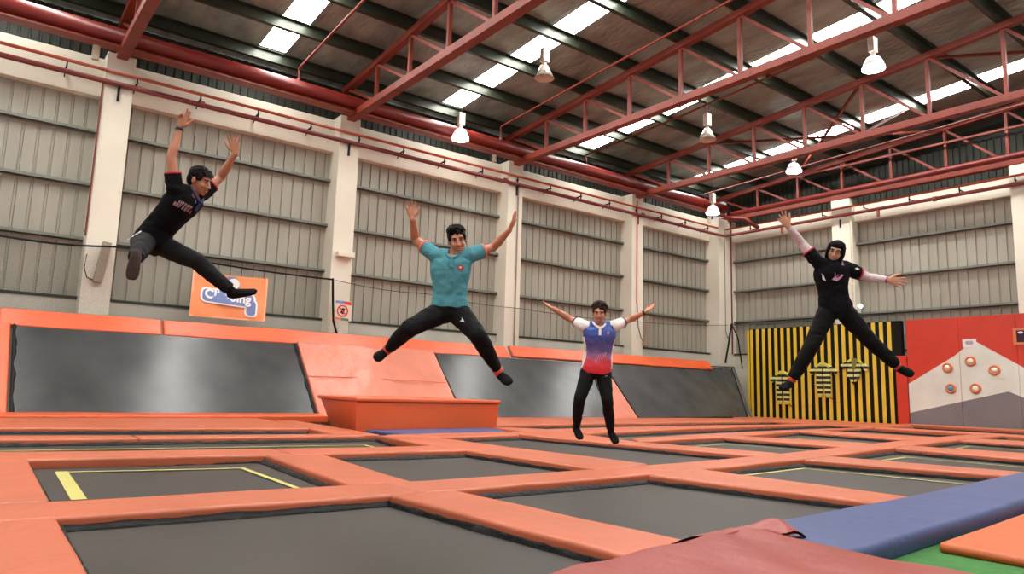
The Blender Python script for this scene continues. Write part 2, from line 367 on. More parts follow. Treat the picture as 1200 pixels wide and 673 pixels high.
# small sprinkler risers
for (y, zv, pts, lb) in [(6.08, 8.45, [(-17.2, 8.84), (-15.6, 8.96), (-10, 9.35)], 'thin red sprinkler branch pipe between the first two trusses from the left'),
                     (12.49, 8.45, [(-17.2, 8.93), (-12.97, 9.2), (-6, 9.6)], 'thin red sprinkler branch pipe beside the longest roof truss'),
                     (16.07, 8.42, [(-17.2, 8.83), (-13.0, 9.03), (-5, 9.6)], 'thin red sprinkler branch pipe crossing below the third skylight'),
                     (22.4, 8.4, [(-17.2, 8.7), (-13.0, 8.85), (-3, 9.2)], 'thin red sprinkler branch pipe low in the far bay')]:
    m = MB(); m.tube([(-17.2, y, zv)] + [(px, y, pz) for px, pz in pts], 0.03, 8)
    m.tube([(-17.2, y, zv + 0.05), (-17.2, y, zv + 0.13)], 0.045, 8)
    tag(m.build('sprinkler_branch', M['redsteel'], smooth=False), lb, 'pipe')
for (y, z0, z1, lb) in [(1.65, 7.72, 8.2, 'short pale tube hanging under the thick red pipe beside the leftmost column'),
                    (12.37, 7.82, 8.2, 'short pale tube hanging under the thick red pipe above the teal shirt jumper'),
                    (22.88, 7.66, 8.1, 'short pale tube hanging under the thick red pipe near the far corner')]:
    m = MB(); m.tube([(-17.35, y, z0), (-17.35, y, z1)], 0.075, 14); m.tube([(-17.35, y, z1 - 0.05), (-17.35, y, z1)], 0.1, 14)
    tag(m.build('vent_tube', M['lampw']), lb, 'tube')

# high-bay lamps
def lamp(x, y, zb, lit, label):
    t = thing('high_bay_lamp', label, 'hanging lamp', (x, y, zb))
    top = zr(x)
    m = MB(); m.tube([(x, y, zb + 0.75), (x, y, top - 0.02)], 0.012, 6); m.tube([(x, y, zb + 0.86), (x + 0.05, y + 0.04, zb + 0.95), (x + .02, y + .03, top - 0.25)], 0.006, 5); m.build('suspension_cable', M['wire'], t)
    m = MB(); m.box(x - 0.075, x + 0.075, y - 0.1, y + 0.1, zb + 0.42, zb + 0.78); m.build('ballast_box', M['lampw'], t, bevel=0.012)
    m = MB(); m.tube([(x, y, zb + 0.30), (x, y, zb + 0.44)], 0.05, 12); m.build('neck', M['lampw'], t)
    pr = [(0.07, 0.34), (0.10, 0.32), (0.16, 0.18), (0.25, 0.0), (0.245, 0.0), (0.15, 0.17), (0.06, 0.31)]
    if lit: pr = [(0.07, 0.32), (0.15, 0.27), (0.22, 0.15), (0.255, 0.0), (0.25, 0.0), (0.21, 0.14), (0.14, 0.26), (0.06, 0.30)]
    m = MB(); m.lathe((x, y, zb), pr, 28, ring=True); m.build('reflector', M['lampcone2' if lit else 'lampcone'], t, smooth=True)
    m = MB(); m.lathe((x, y, zb), [(0.03, -0.035), (0.15, -0.025), (0.245, -0.005), (0.252, 0.02), (0.235, 0.08), (0.14, 0.16)], 28) if lit else m.ell((x, y, zb + 0.12), 0.07, 0.07, 0.12)
    m.build('bulb_glass', M['glow'] if lit else M['lampcone'], t, smooth=True)
lamp(-16.7, 10.7, 7.95, 1, 'lit high-bay lamp in front of the thick red pipe, above the teal shirt jumper')
lamp(-13.0, 10.7, 8.52, 0, 'unlit cone high-bay lamp hanging in front of the second skylight')
lamp(-12.4, 16.3, 8.14, 0, 'unlit cone high-bay lamp hanging between the two right-hand trusses')
lamp(-7.65, 16.3, 8.60, 1, 'brightest lit high-bay lamp hanging at the top right')
lamp(-16.45, 21.9, 7.70, 1, 'lit high-bay lamp hanging in the far corner')
lamp(-13.1, 21.9, 8.55, 1, 'lit high-bay lamp just below the far truss, above the woman in black')

# conduits on the columns
for pts, r, mt, lb in [([(-17.62, 1.88, 7.35), (-17.62, 1.88, 3.9)], 0.02, M['redpipe'], 'thin red conduit down the left edge of the leftmost cream column'),
                   ([(-17.62, 13.56, 7.4), (-17.62, 13.56, 2.0)], 0.025, M['boxgrey'], 'rusty vertical conduit on the column behind the teal shirt jumper'),
                   ([(-17.62, 19.05, 7.9), (-17.62, 19.05, 4.1)], 0.022, M['orangepipe'], 'orange vertical conduit on the column behind the blue and red shirt jumper'),
                   ([(-17.54, 24.1, 7.6), (-17.54, 24.1, 3.5), (-17.54, 24.25, 3.2), (-17.54, 24.42, 3.6)], 0.02, M['boxgrey'], 'looped cable hanging on the far corner column'),
                   ([(-17.52, 24.5, 8.0), (-17.52, 24.5, 2.6)], 0.025, M['redpipe'], 'thin red riser pipe on the far corner column'),
                   ([(-12.40, 24.28, 7.7), (-12.40, 24.28, 4.0), (-12.25, 24.1, 3.95)], 0.035, M['cream'], 'cream downpipe on the end wall column behind the woman in black')]:
    m = MB(); m.tube(pts, r, 8); tag(m.build('conduit', mt), lb, 'conduit')

# boxes on the columns
def tiltbox(c, w, h, d, ang, lb, name, mt, cat):
    m = MB(); ca, sa = math.cos(ang), math.sin(ang)
    def p(u, v, e): return (c[0] + e, c[1] + u * ca + v * sa, c[2] - u * sa + v * ca)
    b = [p(-w / 2, -h / 2, 0), p(w / 2, -h / 2, 0), p(w / 2, -h / 2, d), p(-w / 2, -h / 2, d)]; t_ = [p(-w / 2, h / 2, 0), p(w / 2, h / 2, 0), p(w / 2, h / 2, d), p(-w / 2, h / 2, d)]
    m.hexa(b, t_); return tag(m.build(name, mt, bevel=0.01), lb, cat)
tiltbox((-17.64, 2.25, 3.36), 0.17, 0.9, 0.12, 0.13, 'taupe strip light box tilted on the leftmost cream column', 'light_fitting', M['boxgrey'], 'light fitting')
tiltbox((-17.64, 19.52, 3.15), 0.17, 1.1, 0.14, 0.16, 'taupe strip light box tilted beside the raised wrist of the blue and red shirt jumper', 'light_fitting', M['boxgrey'], 'light fitting')
tiltbox((-17.64, 7.80, 4.30), 0.46, 0.13, 0.2, 0.0, 'small cream bracket box on the column right of the climbing banner', 'wall_box', M['cream'], 'wall box')
m = MB(); m.tube([(-17.6, 1.95, 3.5), (-17.6, 1.93, 3.2), (-17.6, 2.0, 3.0), (-17.6, 2.2, 2.93)], 0.012, 6); tag(m.build('cable', M['wire']), 'loose grey cable looping to the tilted box on the leftmost column', 'cable')
m = MB(); m.tube([(-17.6, 19.05, 4.1), (-17.6, 19.1, 3.3), (-17.6, 19.25, 2.9), (-17.6, 19.45, 2.7)], 0.015, 6); tag(m.build('cable', M['wire']), 'loose grey cable looping to the tilted box behind the blue and red shirt jumper', 'cable')
t = thing('wall_spotlight', 'small lit spotlight on a bent arm on the end wall column', 'spotlight', (-12.1, 24.0, 4.05))
m = MB(); m.tube([(-12.25, 24.28, 4.2), (-12.25, 24.1, 4.02), (-12.1, 24.0, 4.05)], 0.02, 8); m.build('arm', M['lampw'], t)
m = MB(); m.ell((-12.02, 23.95, 4.06), 0.055, 0.055, 0.055); m.build('bulb', M['glow'], t, smooth=True)

# ------------------------------------------------------------------ trampoline deck (world coordinates: far-left, far-right, near-right, near-left)
BEDS = {
    'B': [(-4.872, 0.549, 0.001), (-4.84, 2.609, 0.004), (-2.45, 2.7, 0.0), (-2.45, 0.5, 0.0)],
    'A': [(-8.141, 0.62, 0.026), (-7.835, 2.718, 0.028), (-5.41, 2.561, 0.006), (-5.525, 0.577, 0.004)],
    'D': [(-4.812, 3.181, 0.005), (-4.855, 5.395, 0.016), (-2.574, 5.791, 0.009), (-2.55, 3.27, 0.0)],
    'C': [(-7.691, 3.304, 0.029), (-7.541, 5.097, 0.039), (-5.311, 5.282, 0.019), (-5.352, 3.112, 0.008)],
    'F': [(-4.934, 6.314, 0.024), (-4.997, 8.373, 0.049), (-2.658, 9.018, 0.043), (-2.659, 6.352, 0.013)],
    'I': [(-9.291, 5.704, 0.068), (-9.322, 7.371, 0.086), (-5.504, 8.185, 0.05), (-5.498, 6.147, 0.027)],
    'G': [(-5.108, 9.148, 0.061), (-5.283, 11.372, 0.098), (-2.887, 11.369, 0.083), (-2.816, 9.573, 0.052)],
    'H': [(-7.658, 8.297, 0.075), (-7.746, 10.518, 0.107), (-5.785, 10.858, 0.094), (-5.576, 8.829, 0.06)],
    'G1': [(-5.467, 12.235, 0.112), (-5.711, 14.804, 0.138), (-3.293, 14.606, 0.132), (-3.147, 12.677, 0.107)],
    'H1': [(-8.009, 11.196, 0.118), (-8.432, 13.973, 0.14), (-6.239, 13.742, 0.133), (-5.943, 12.017, 0.112)],
    'G2': [(-5.931, 16.121, 0.14), (-6.265, 18.711, 0.14), (-3.675, 18.376, 0.14), (-3.511, 15.881, 0.14)],
    'H2': [(-8.604, 15.035, 0.14), (-9.063, 17.742, 0.14), (-6.682, 17.708, 0.14), (-6.265, 15.453, 0.14)],
    'H3': [(-9.439, 19.629, 0.14), (-9.689, 22.052, 0.14), (-4.009, 22.052, 0.14), (-3.842, 19.713, 0.14)],
    'L3': [(-10.32, -1.488, 0.06), (-9.814, 5.044, 0.07), (-8.161, 4.698, 0.043), (-8.972, -1.527, 0.039)],
    'L4': [(-12.233, -1.424, 0.094), (-11.314, 4.722, 0.093), (-10.168, 4.424, 0.071), (-10.919, -1.468, 0.07)],
    'L5': [(-9.253, 8.724, 0.101), (-10.65, 19.045, 0.14), (-9.355, 18.711, 0.14), (-8.196, 8.752, 0.088)],
    'L6': [(-11.352, 7.912, 0.119), (-12.304, 19.045, 0.14), (-11.026, 18.878, 0.14), (-10.313, 8.041, 0.107)],
}
TAPES = {
    'A': [[(-6.05, 0.793, 0.007), (-7.657, 0.849, 0.021)], [(-7.657, 0.849, 0.021), (-7.407, 2.358, 0.022)], [(-7.407, 2.358, 0.022), (-5.748, 2.339, 0.008)]],
    'F': [[(-4.784, 6.682, 0.027), (-4.869, 8.175, 0.045)], [(-4.869, 8.175, 0.045), (-2.869, 8.513, 0.037)]],
    'G': [[(-4.839, 9.678, 0.067), (-4.931, 10.937, 0.088)], [(-4.931, 10.937, 0.088), (-3.085, 11.07, 0.079)]],
    'H': [[(-7.344, 8.885, 0.079), (-7.461, 10.198, 0.099)], [(-7.461, 10.198, 0.099), (-5.903, 10.555, 0.09)]],
    'G1': [[(-5.209, 13.235, 0.124), (-5.381, 14.376, 0.135)], [(-5.381, 14.376, 0.135), (-3.721, 14.375, 0.131)]],
    'H1': [[(-7.525, 11.899, 0.122), (-7.719, 12.907, 0.133)], [(-7.719, 12.907, 0.133), (-6.367, 13.115, 0.128)]],
    'L3': [[(-9.83, -1.316, 0.051), (-9.306, 4.606, 0.059)], [(-9.306, 4.606, 0.059), (-8.422, 4.542, 0.046)]],
    'L4': [[(-11.538, -1.267, 0.081), (-10.841, 4.336, 0.082)]],
    'L5': [[(-8.912, 9.0, 0.1), (-10.107, 18.376, 0.14)]],
}
def V3(p): return Vector(p)
def zdk(x, y):
    r = math.hypot(x, y); t = min(1, max(0, (r - 3.9) / 13.2)); return 0.14 * t * t * (3 - 2 * t)
def xat(p, q, y): t = (y - p[1]) / (q[1] - p[1]); return (p[0] + (q[0] - p[0]) * t, y)
def yat(p, q, x): t = (x - p[0]) / (q[0] - p[0]); return (x, p[1] + (q[1] - p[1]) * t)
def mid(p, q): return ((p[0] + q[0]) / 2, (p[1] + q[1]) / 2)
def blerp(c, s, t): return c[0] * (1 - s) * (1 - t) + c[1] * s * (1 - t) + c[2] * s * t + c[3] * (1 - s) * t
NAMES = {'B': 'large front-left trampoline at the bottom edge', 'A': 'yellow-taped trampoline second from front at the left', 'D': 'wide untaped trampoline in the middle of the front row',
  'C': 'small untaped trampoline left of centre', 'F': 'taped trampoline beside the blue pad', 'I': 'long trampoline under the blue and red shirt jumper', 'G': 'taped trampoline right of centre, second along the blue pad',
  'H': 'taped trampoline below the feet of the woman in black', 'G1': 'distant taped trampoline at the right edge', 'H1': 'small distant taped trampoline before the bee-striped wall', 'G2': 'farthest right-hand trampoline with yellow-free bed',
  'H2': 'small distant trampoline left of the rock-painted panel', 'H3': 'trampoline directly below the rock-painted panel', 'L3': 'long taped lane trampoline, nearer of two at the left', 'L4': 'long thin lane trampoline, farther of two at the left',
  'L5': 'long thin lane trampoline running towards the striped wall', 'L6': 'thin lane trampoline nearest the right part of the sloping wall'}
def trampoline(k):
    c = [V3(p) for p in BEDS[k]]; cen = (c[0] + c[1] + c[2] + c[3]) / 4
    t = thing('trampoline', 'dark ' + NAMES[k] if not NAMES[k].startswith('dark') else NAMES[k], 'trampoline', cen)
    n = 10; vs = []; fs = []
    for i in range(n + 1):
        for j in range(n + 1):
            p = blerp(c, i / n, j / n); s = math.sin(PI * i / n) * math.sin(PI * j / n); vs.append((p.x, p.y, p.z - 0.015 * s))
    m1 = len(vs); vs += [(a, b, z - 0.012) for a, b, z in vs[:m1]]
    for i in range(n):
        for j in range(n):
            q = i * (n + 1) + j; f = (q, q + 1, q + n + 2, q + n + 1); fs += [f[::-1], tuple(a + m1 for a in f)]
    bd = MB().add(vs, fs).build('jumping_bed', M['bed'], t, smooth=False)
    fr = MB(); d = Vector((0, 0, -0.05))
    for i in range(4): fr.tube([c[i] + d, c[(i + 1) % 4] + d], 0.028, 8)
    for p in c: fr.tube([p + d, (p.x, p.y, -0.9)], 0.028, 8)
    fr.build('frame', M['steel'], t)
    sc = MB()
    for i in range(4):
        if i == 2: continue
        wid = 0.065 if i == 0 or (k == 'A' and i == 1) else 0.03
        a, b = c[i], c[(i + 1) % 4]; L = (b - a).length; ns = max(6, int(L / 0.06)); inw = (cen - (a + b) / 2); inw.z = 0; inw.normalize()
        vs = []
        for s in range(ns + 1):
            p = a.lerp(b, s / ns); r = noise.noise(p * 3.1) * 0.5 + noise.noise(p * 9.7 + Vector((5, 1, 2))) * 0.5
            w = wid * (1 + 0.5 * r)
            for (dd, hh) in ((-0.03, 0.015), (0.02, 0.035 + 0.02 * r), (w * 0.6, 0.018 + 0.014 * noise.noise(p * 17)), (w, 0.004)): q = p + inw * dd; vs.append((q.x, q.y, q.z + hh))
            vs.append((p.x + inw.x * w, p.y + inw.y * w, p.z - 0.004)); vs.append((p.x - inw.x * .03, p.y - inw.y * .03, p.z - 0.004))
        fs = [(s * 6 + e, s * 6 + (e + 1) % 6, s * 6 + 6 + (e + 1) % 6, s * 6 + 6 + e) for s in range(ns) for e in range(6)]
        fs += [tuple(range(6)), tuple(ns * 6 + e for e in range(5, -1, -1))]
        sc.add(vs, fs)
    sc.build('spring_cover', M['black'], t, smooth=True)
    for i, sg in enumerate(TAPES.get(k, [])):
        a, b = V3(sg[0]), V3(sg[1]); d = (b - a).normalized(); sd = d.cross(Vector((0, 0, 1))).normalized(); w = 0.05 if (k == 'A' and i == 0) else 0.028
        ns = 8; vs = []
        a = a - d * w; b = b + d * w
        for s in range(ns + 1):
            p = a.lerp(b, s / ns) + Vector((0, 0, 0.004)); vs += [p - sd * w, p + sd * w]
        fs = [(2 * s, 2 * s + 1, 2 * s + 3, 2 * s + 2) for s in range(ns)]
        n0 = len(vs); vs += [v - Vector((0, 0, 0.012)) for v in vs]; fs += [tuple(a_ + n0 for a_ in f[::-1]) for f in fs]
        MB().add(vs, fs).build('yellow_tape_line', M['tape'], t)
    return t
for k in BEDS: trampoline(k)

def pad(label, q, mt='salmon', th=0.08, name='safety_pad', lift=0.0, sink=0.03, bev=0.028, zs=None):
    q = [Vector((p[0], p[1], 0)) for p in q]; c = (q[0] + q[1] + q[2] + q[3]) / 4; pts = []
    for i, p in enumerate(q):
        d = c - p; p2 = p + d.normalized() * 0.006; pts.append(p2)
    # long pads get crosswise divisions so that they follow the deck and look hand-laid
    L01 = (pts[1] - pts[0]).length; L12 = (pts[2] - pts[1]).length
    nu = max(1, int(L01 / 0.45)); nv = max(1, int(L12 / 0.45)); nu = min(nu, 10); nv = min(nv, 10)
    top = []; bot = []
    for j in range(nv + 1):
        for i in range(nu + 1):
            p = blerp(pts, i / nu, j / nv); z = (zdk(p.x, p.y) if zs is None else zs) + lift
            r = 0.007 * noise.noise(Vector((p.x * 1.3, p.y * 1.3, 7.7)))
            edge = i in (0, nu) or j in (0, nv)
            sh = Vector((noise.noise(Vector((p.x, p.y, 1)) * 1.1), noise.noise(Vector((p.x, p.y, 9)) * 1.1), 0)) * 0.008
            top.append((p.x + sh.x, p.y + sh.y, z + th + r + (0 if edge else 0.004))); bot.append((p.x + sh.x, p.y + sh.y, z - sink))
    n0 = len(top); vs = top + bot; fs = []
    W_ = nu + 1
    for j in range(nv):
        for i in range(nu):
            a = j * W_ + i; fs += [(a, a + 1, a + W_ + 1, a + W_), (n0 + a + W_, n0 + a + W_ + 1, n0 + a + 1, n0 + a)]
    for i in range(nu): fs += [(i + 1, i, n0 + i, n0 + i + 1), (nv * W_ + i, nv * W_ + i + 1, n0 + nv * W_ + i + 1, n0 + nv * W_ + i)]
    for j in range(nv): fs += [(j * W_, (j + 1) * W_, n0 + (j + 1) * W_, n0 + j * W_), ((j + 1) * W_ + nu, j * W_ + nu, n0 + j * W_ + nu, n0 + (j + 1) * W_ + nu)]
    return tag(MB().add(vs, fs).build(name, M[mt], bevel=bev, seg=3), label, 'pad')
b = BEDS
def ext(p, dy): return (p[0], p[1] + dy)
R1 = ['B', 'D', 'F', 'G', 'G1', 'G2']; R2 = ['A', 'C', 'I', 'H', 'H1', 'H2']
SH = {'B': 'front-left trampoline', 'A': 'yellow-taped left trampoline', 'D': 'wide middle trampoline', 'C': 'small untaped trampoline', 'F': 'blue pad trampoline', 'I': 'long trampoline',
      'G': 'second blue pad trampoline', 'H': 'trampoline below the woman', 'G1': 'distant right-edge trampoline', 'H1': 'trampoline before the striped wall', 'G2': 'farthest right-hand trampoline', 'H2': 'trampoline before the red pad'}
# pads running away from the camera line, between neighbouring trampolines
for row in (R1, R2):
    for p, q in zip(row, row[1:]):
        if (p, q) in (('C', 'I'), ('I', 'H')): continue
        pad('salmon pad between the %s and the %s' % (SH[p], SH[q]), [b[p][1], b[q][0], b[q][3], b[p][2]])
pad('salmon pad between the small untaped trampoline and the long trampoline under the blue shirt jumper', [b['C'][1], yat(b['I'][0], b['I'][3], -7.6), b['I'][3], b['C'][2]])
pad('salmon pad between the long trampoline and the taped trampoline below the woman', [yat(b['I'][1], b['I'][2], -7.66), b['H'][0], b['H'][3], b['I'][2]])
pad('salmon pad beside the nearer long lane, leading to the blue mat', [(-9.81, 5.05), (-9.29, 5.70), yat(b['I'][0], b['I'][3], -7.61), (-7.56, 4.95)])
pad('salmon pad at the far right corner of the long trampoline', [(-9.95, 7.35), (-9.95, 8.74), (-7.67, 8.3), yat(b['I'][1], b['I'][2], -7.67)])
pad('broad salmon pad along the left side of the large front-left trampoline', [ext(b['B'][0], -1.4), b['B'][0], b['B'][3], ext(b['B'][3], -1.4)])
pad('broad salmon pad along the left side of the yellow-taped trampoline', [ext(b['A'][0], -1.4), b['A'][0], b['A'][3], ext(b['A'][3], -1.4)])
# row between the first and second rows of trampolines
def joints(row, i, e):
    out = []
    for p, q in zip(row, row[1:]): out.append(mid(b[p][1 if e == 'f' else 2], b[q][0 if e == 'f' else 3]))
    return out
jf = joints(R1, 0, 'f'); jn = joints(R2, 0, 'n')
lf = [ext(b['B'][0], -1.4)] + jf + [b['G2'][1]]; ln = [ext(b['A'][3], -1.4)] + jn + [b['H2'][2]]
for i, (p, q) in enumerate(zip(R1, R2)):
    pad('long salmon pad between the %s and the %s' % (SH[p], SH[q]), [ln[i], ln[i + 1], lf[i + 1], lf[i]])
# row behind the second row
nl3 = lambda y: xat(b['L3'][3], b['L3'][2], y); nl5 = lambda y: xat(b['L5'][3], b['L5'][2], y)
pad('salmon pad between the yellow-taped left trampoline and the long lane', [nl3(-0.8), nl3(3.0), (-7.77, 3.0), (-8.15, -0.8)])
pad('salmon pad between the small untaped trampoline and the long lane', [nl3(3.0), (-8.13, 4.98), (-7.55, 4.98), (-7.77, 3.0)])
pad('salmon pad between the lane to the striped wall and the taped trampoline below the woman', [nl5(8.75), nl5(10.86), (-7.85, 10.86), (-7.66, 8.35)])
pad('salmon pad between the lane and the small trampoline before the striped wall', [nl5(10.86), nl5(14.5), (-8.5, 14.5), (-7.85, 10.86)])
pad('salmon pad between the lane and the small trampoline left of the rock panel', [nl5(14.5), nl5(18.7), (-9.2, 18.7), (-8.5, 14.5)])
fl3 = lambda y: xat(b['L3'][0], b['L3'][1], y); nl4 = lambda y: xat(b['L4'][3], b['L4'][2], y)
pad('salmon pad between the two long lanes, left half', [nl4(-1.4), nl4(1.9), fl3(1.9), fl3(-1.4)])
pad('salmon pad between the two long lanes, right half', [nl4(1.9), nl4(4.42), fl3(4.9), fl3(1.9)])
pad('salmon pad at the end of the farther left lane beside the orange block', [(-13.3, 4.75), (-13.3, 5.15), (-9.9, 5.15), (-10.1, 4.5)])
pad('salmon pad between the orange block and the long trampoline under the blue shirt jumper', [(-9.9, 5.2), (-9.96, 7.34), (-9.33, 7.36), (-9.3, 5.72)])
pad('flat faded blue mat lying in front of the orange block', [(-10.85, 5.35), (-10.85, 7.9), (-9.97, 7.6), (-9.92, 5.6)], 'blue', name='floor_mat')
fl5 = lambda y: xat(b['L5'][0], b['L5'][1], y); nl6 = lambda y: xat(b['L6'][3], b['L6'][2], y); fl6 = lambda y: xat(b['L6'][0], b['L6'][1], y)
for y0, y1, lb in ((8.75, 12.5, 'nearest third'), (12.5, 15.8, 'middle third'), (15.8, 18.95, 'far third')):
    pad('salmon pad between the two long thin lanes, ' + lb, [nl6(y0), nl6(y1), fl5(y1), fl5(y0)])
pad('salmon pad at the near end of the two thin lanes', [(-11.4, 8.1), (-10.4, 8.1), (-9.97, 8.72), (-11.3, 7.95)][0:0] or [(-11.3, 7.95), (-10.35, 8.72), (-9.97, 8.72), (-9.97, 7.95)])
for y0, y1, lb in ((8.1, 12.0, 'nearest the orange block'), (12.0, 16.0, 'in the middle'), (16.0, 19.0, 'nearest the striped wall')):
    pad('salmon pad between the sloping wall and the thin lane, ' + lb, [(-14.2, y0), (-14.2, y1), fl6(y1), fl6(y0)])
fl4 = lambda y: xat(b['L4'][0], b['L4'][1], y)
pad('salmon pad between the farther left lane and the foot pad of the sloping wall', [(-14.2, -1.4), (-14.2, 4.72), fl4(4.72), fl4(-1.4)])
# foot pads of the sloping wall
pad('orange foot pad under the left sloping wall trampoline', [(-15.3, -1.4), (-15.3, 6.42), (-14.24, 6.2), (-14.24, -1.4)], 'orange', th=0.12)
pad('orange foot pad under the middle and right sloping wall trampolines', [(-15.3, 8.2), (-15.3, 21.4), (-14.24, 21.4), (-14.24, 8.2)], 'orange', th=0.05)
# far end
pad('salmon pad filling the far corner between the sloping wall and the striped wall', [(-16.6, 21.45), (-16.6, 23.15), (-12.0, 22.6), (-14.24, 21.45)])
pad('salmon pad crossing the ends of the thin lanes', [(-14.24, 19.07), (-14.24, 21.4), (-9.6, 21.9), (-9.45, 19.1)])
pad('salmon pad between the two small trampolines near the rock panel', [(-9.2, 18.75), b['H3'][0], b['H3'][3], (-3.68, 18.45)])
pad('orange pad along the foot of the striped wall', [(-16.6, 23.2), (-16.6, 23.75), (-10.6, 23.75), (-11.9, 22.65)], 'orange', th=0.07)
pad('salmon pad along the foot of the rock-painted panel', [(-10.5, 23.0), (-10.5, 23.8), (-4, 23.8), (-4, 22.1)], 'salmon', th=0.1)
pad('salmon pad left of the trampoline under the rock panel', [(-12.2, 22.0), (-11.9, 22.6), (-10.5, 23.7), (-9.72, 22.0)], 'salmon')
# near right: blue pad, orange mat, green mat, red mat
pad('thick blue pad crossing the lower right corner', [(-2.62, 3.3), (-2.98, 9.4), (-2.35, 9.4), (-1.92, 3.3)], 'blue', th=0.11, bev=0.045)
pad('large orange mat at the lower right behind the blue pad', [(-2.2, 7.6), (-0.2, 7.6), (-0.2, 4.52), (-1.93, 4.62)], 'orange2', th=0.06, lift=0.0, sink=0.0, zs=0.0, name='floor_mat')
pad('thin green mat showing at the bottom right beneath the orange mat', [(-2.12, 5.6), (-0.3, 5.6), (-0.3, 2.5), (-2.0, 2.5)], 'green', th=0.012, sink=0.02, zs=-0.012, name='floor_mat', bev=0.004)
pad('flat pad under the red tarpaulin mat at the bottom edge', [(-2.44, 0.4), (-2.44, 3.25), (-0.25, 3.25), (-0.25, 0.4)], 'salmon', th=0.07, zs=0.0)
rt = thing('red_tarpaulin_mat', 'dull red tarpaulin mat with a rumpled flap at the bottom right edge', 'mat', (-1.3, 2.0, 0.075))
vs = []; fs = []; nx, ny = 26, 40
def tarp(s, t):
    xl = -2.06 - 0.42 * t ** 1.2; xr = -0.45 - 0.3 * t; x = xl + (xr - xl) * s; y = 0.5 + 3.02 * t - 0.10 * s * t
    z = 0.155 + 0.012 * noise.noise(Vector((x * 1.5, y * 1.2, 0))) + 0.006 * math.sin(14 * (x * .5 + y) + 2 * noise.noise(Vector((x * 2, y * 2, 3))))
    return x, y, z
for j in range(ny + 1):
    for i in range(nx + 1): vs.append(tarp(i / nx, j / ny))
n0 = len(vs)
for j in range(ny + 1):
    for i in range(nx + 1): x, y, z = vs[j * (nx + 1) + i]; vs.append((x, y, 0.078))
W_ = nx + 1
for j in range(ny):
    for i in range(nx): a = j * W_ + i; fs += [(a, a + 1, a + W_ + 1, a + W_), (n0 + a + W_, n0 + a + W_ + 1, n0 + a + 1, n0 + a)]
for i in range(nx): fs += [(i + 1, i, n0 + i, n0 + i + 1), (ny * W_ + i, ny * W_ + i + 1, n0 + ny * W_ + i + 1, n0 + ny * W_ + i)]
for j in range(ny): fs += [(j * W_, (j + 1) * W_, n0 + (j + 1) * W_, n0 + j * W_), ((j + 1) * W_ + nx, j * W_ + nx, n0 + j * W_ + nx, n0 + (j + 1) * W_ + nx)]
MB().add(vs, fs).build('mat_body', M['redtarp'], rt, bevel=0.012, seg=2)
# rumpled flap: folded cloth lip standing at the far left corner
fp = [(-2.5, 2.95), (-2.56, 3.3), (-2.54, 3.62), (-2.40, 3.8), (-2.25, 3.78)]
vs = []; fs = []; nk = 24; nw = 6
for i in range(nk + 1):
    t = i / nk * (len(fp) - 1); k = min(int(t), len(fp) - 2); u = t - k; x = fp[k][0] + (fp[k + 1][0] - fp[k][0]) * u; y = fp[k][1] + (fp[k + 1][1] - fp[k][1]) * u
    hz = 0.11 + 0.07 * math.exp(-((i / nk - 0.72) / 0.2) ** 2) + 0.012 * noise.noise(Vector((x * 6, y * 6, 2)))
    for w in range(nw + 1):
        s = w / nw; ix = x + (-2.25 - x) * s * 0.5; iy = y + (3.45 - y) * s * 0.7
        vs.append((ix, iy, hz + 0.035 * math.sin(PI * s) * (1 - s) - s * (hz - 0.155) + 0.01 * noise.noise(Vector((ix * 9, iy * 9, 5)))))
n0 = len(vs); vs += [(x, y, z - 0.015) for x, y, z in vs]; W_ = nw + 1
for i in range(nk):
    for w in range(nw): a = i * W_ + w; fs += [(a, a + 1, a + W_ + 1, a + W_), (n0 + a + W_, n0 + a + W_ + 1, n0 + a + 1, n0 + a)]
for i in range(nk): fs += [(i * W_, (i + 1) * W_, n0 + (i + 1) * W_, n0 + i * W_), ((i + 1) * W_ + nw, i * W_ + nw, n0 + i * W_ + nw, n0 + (i + 1) * W_ + nw)]
MB().add(vs, fs).build('rumpled_flap', M['redtarp'], rt, smooth=True)

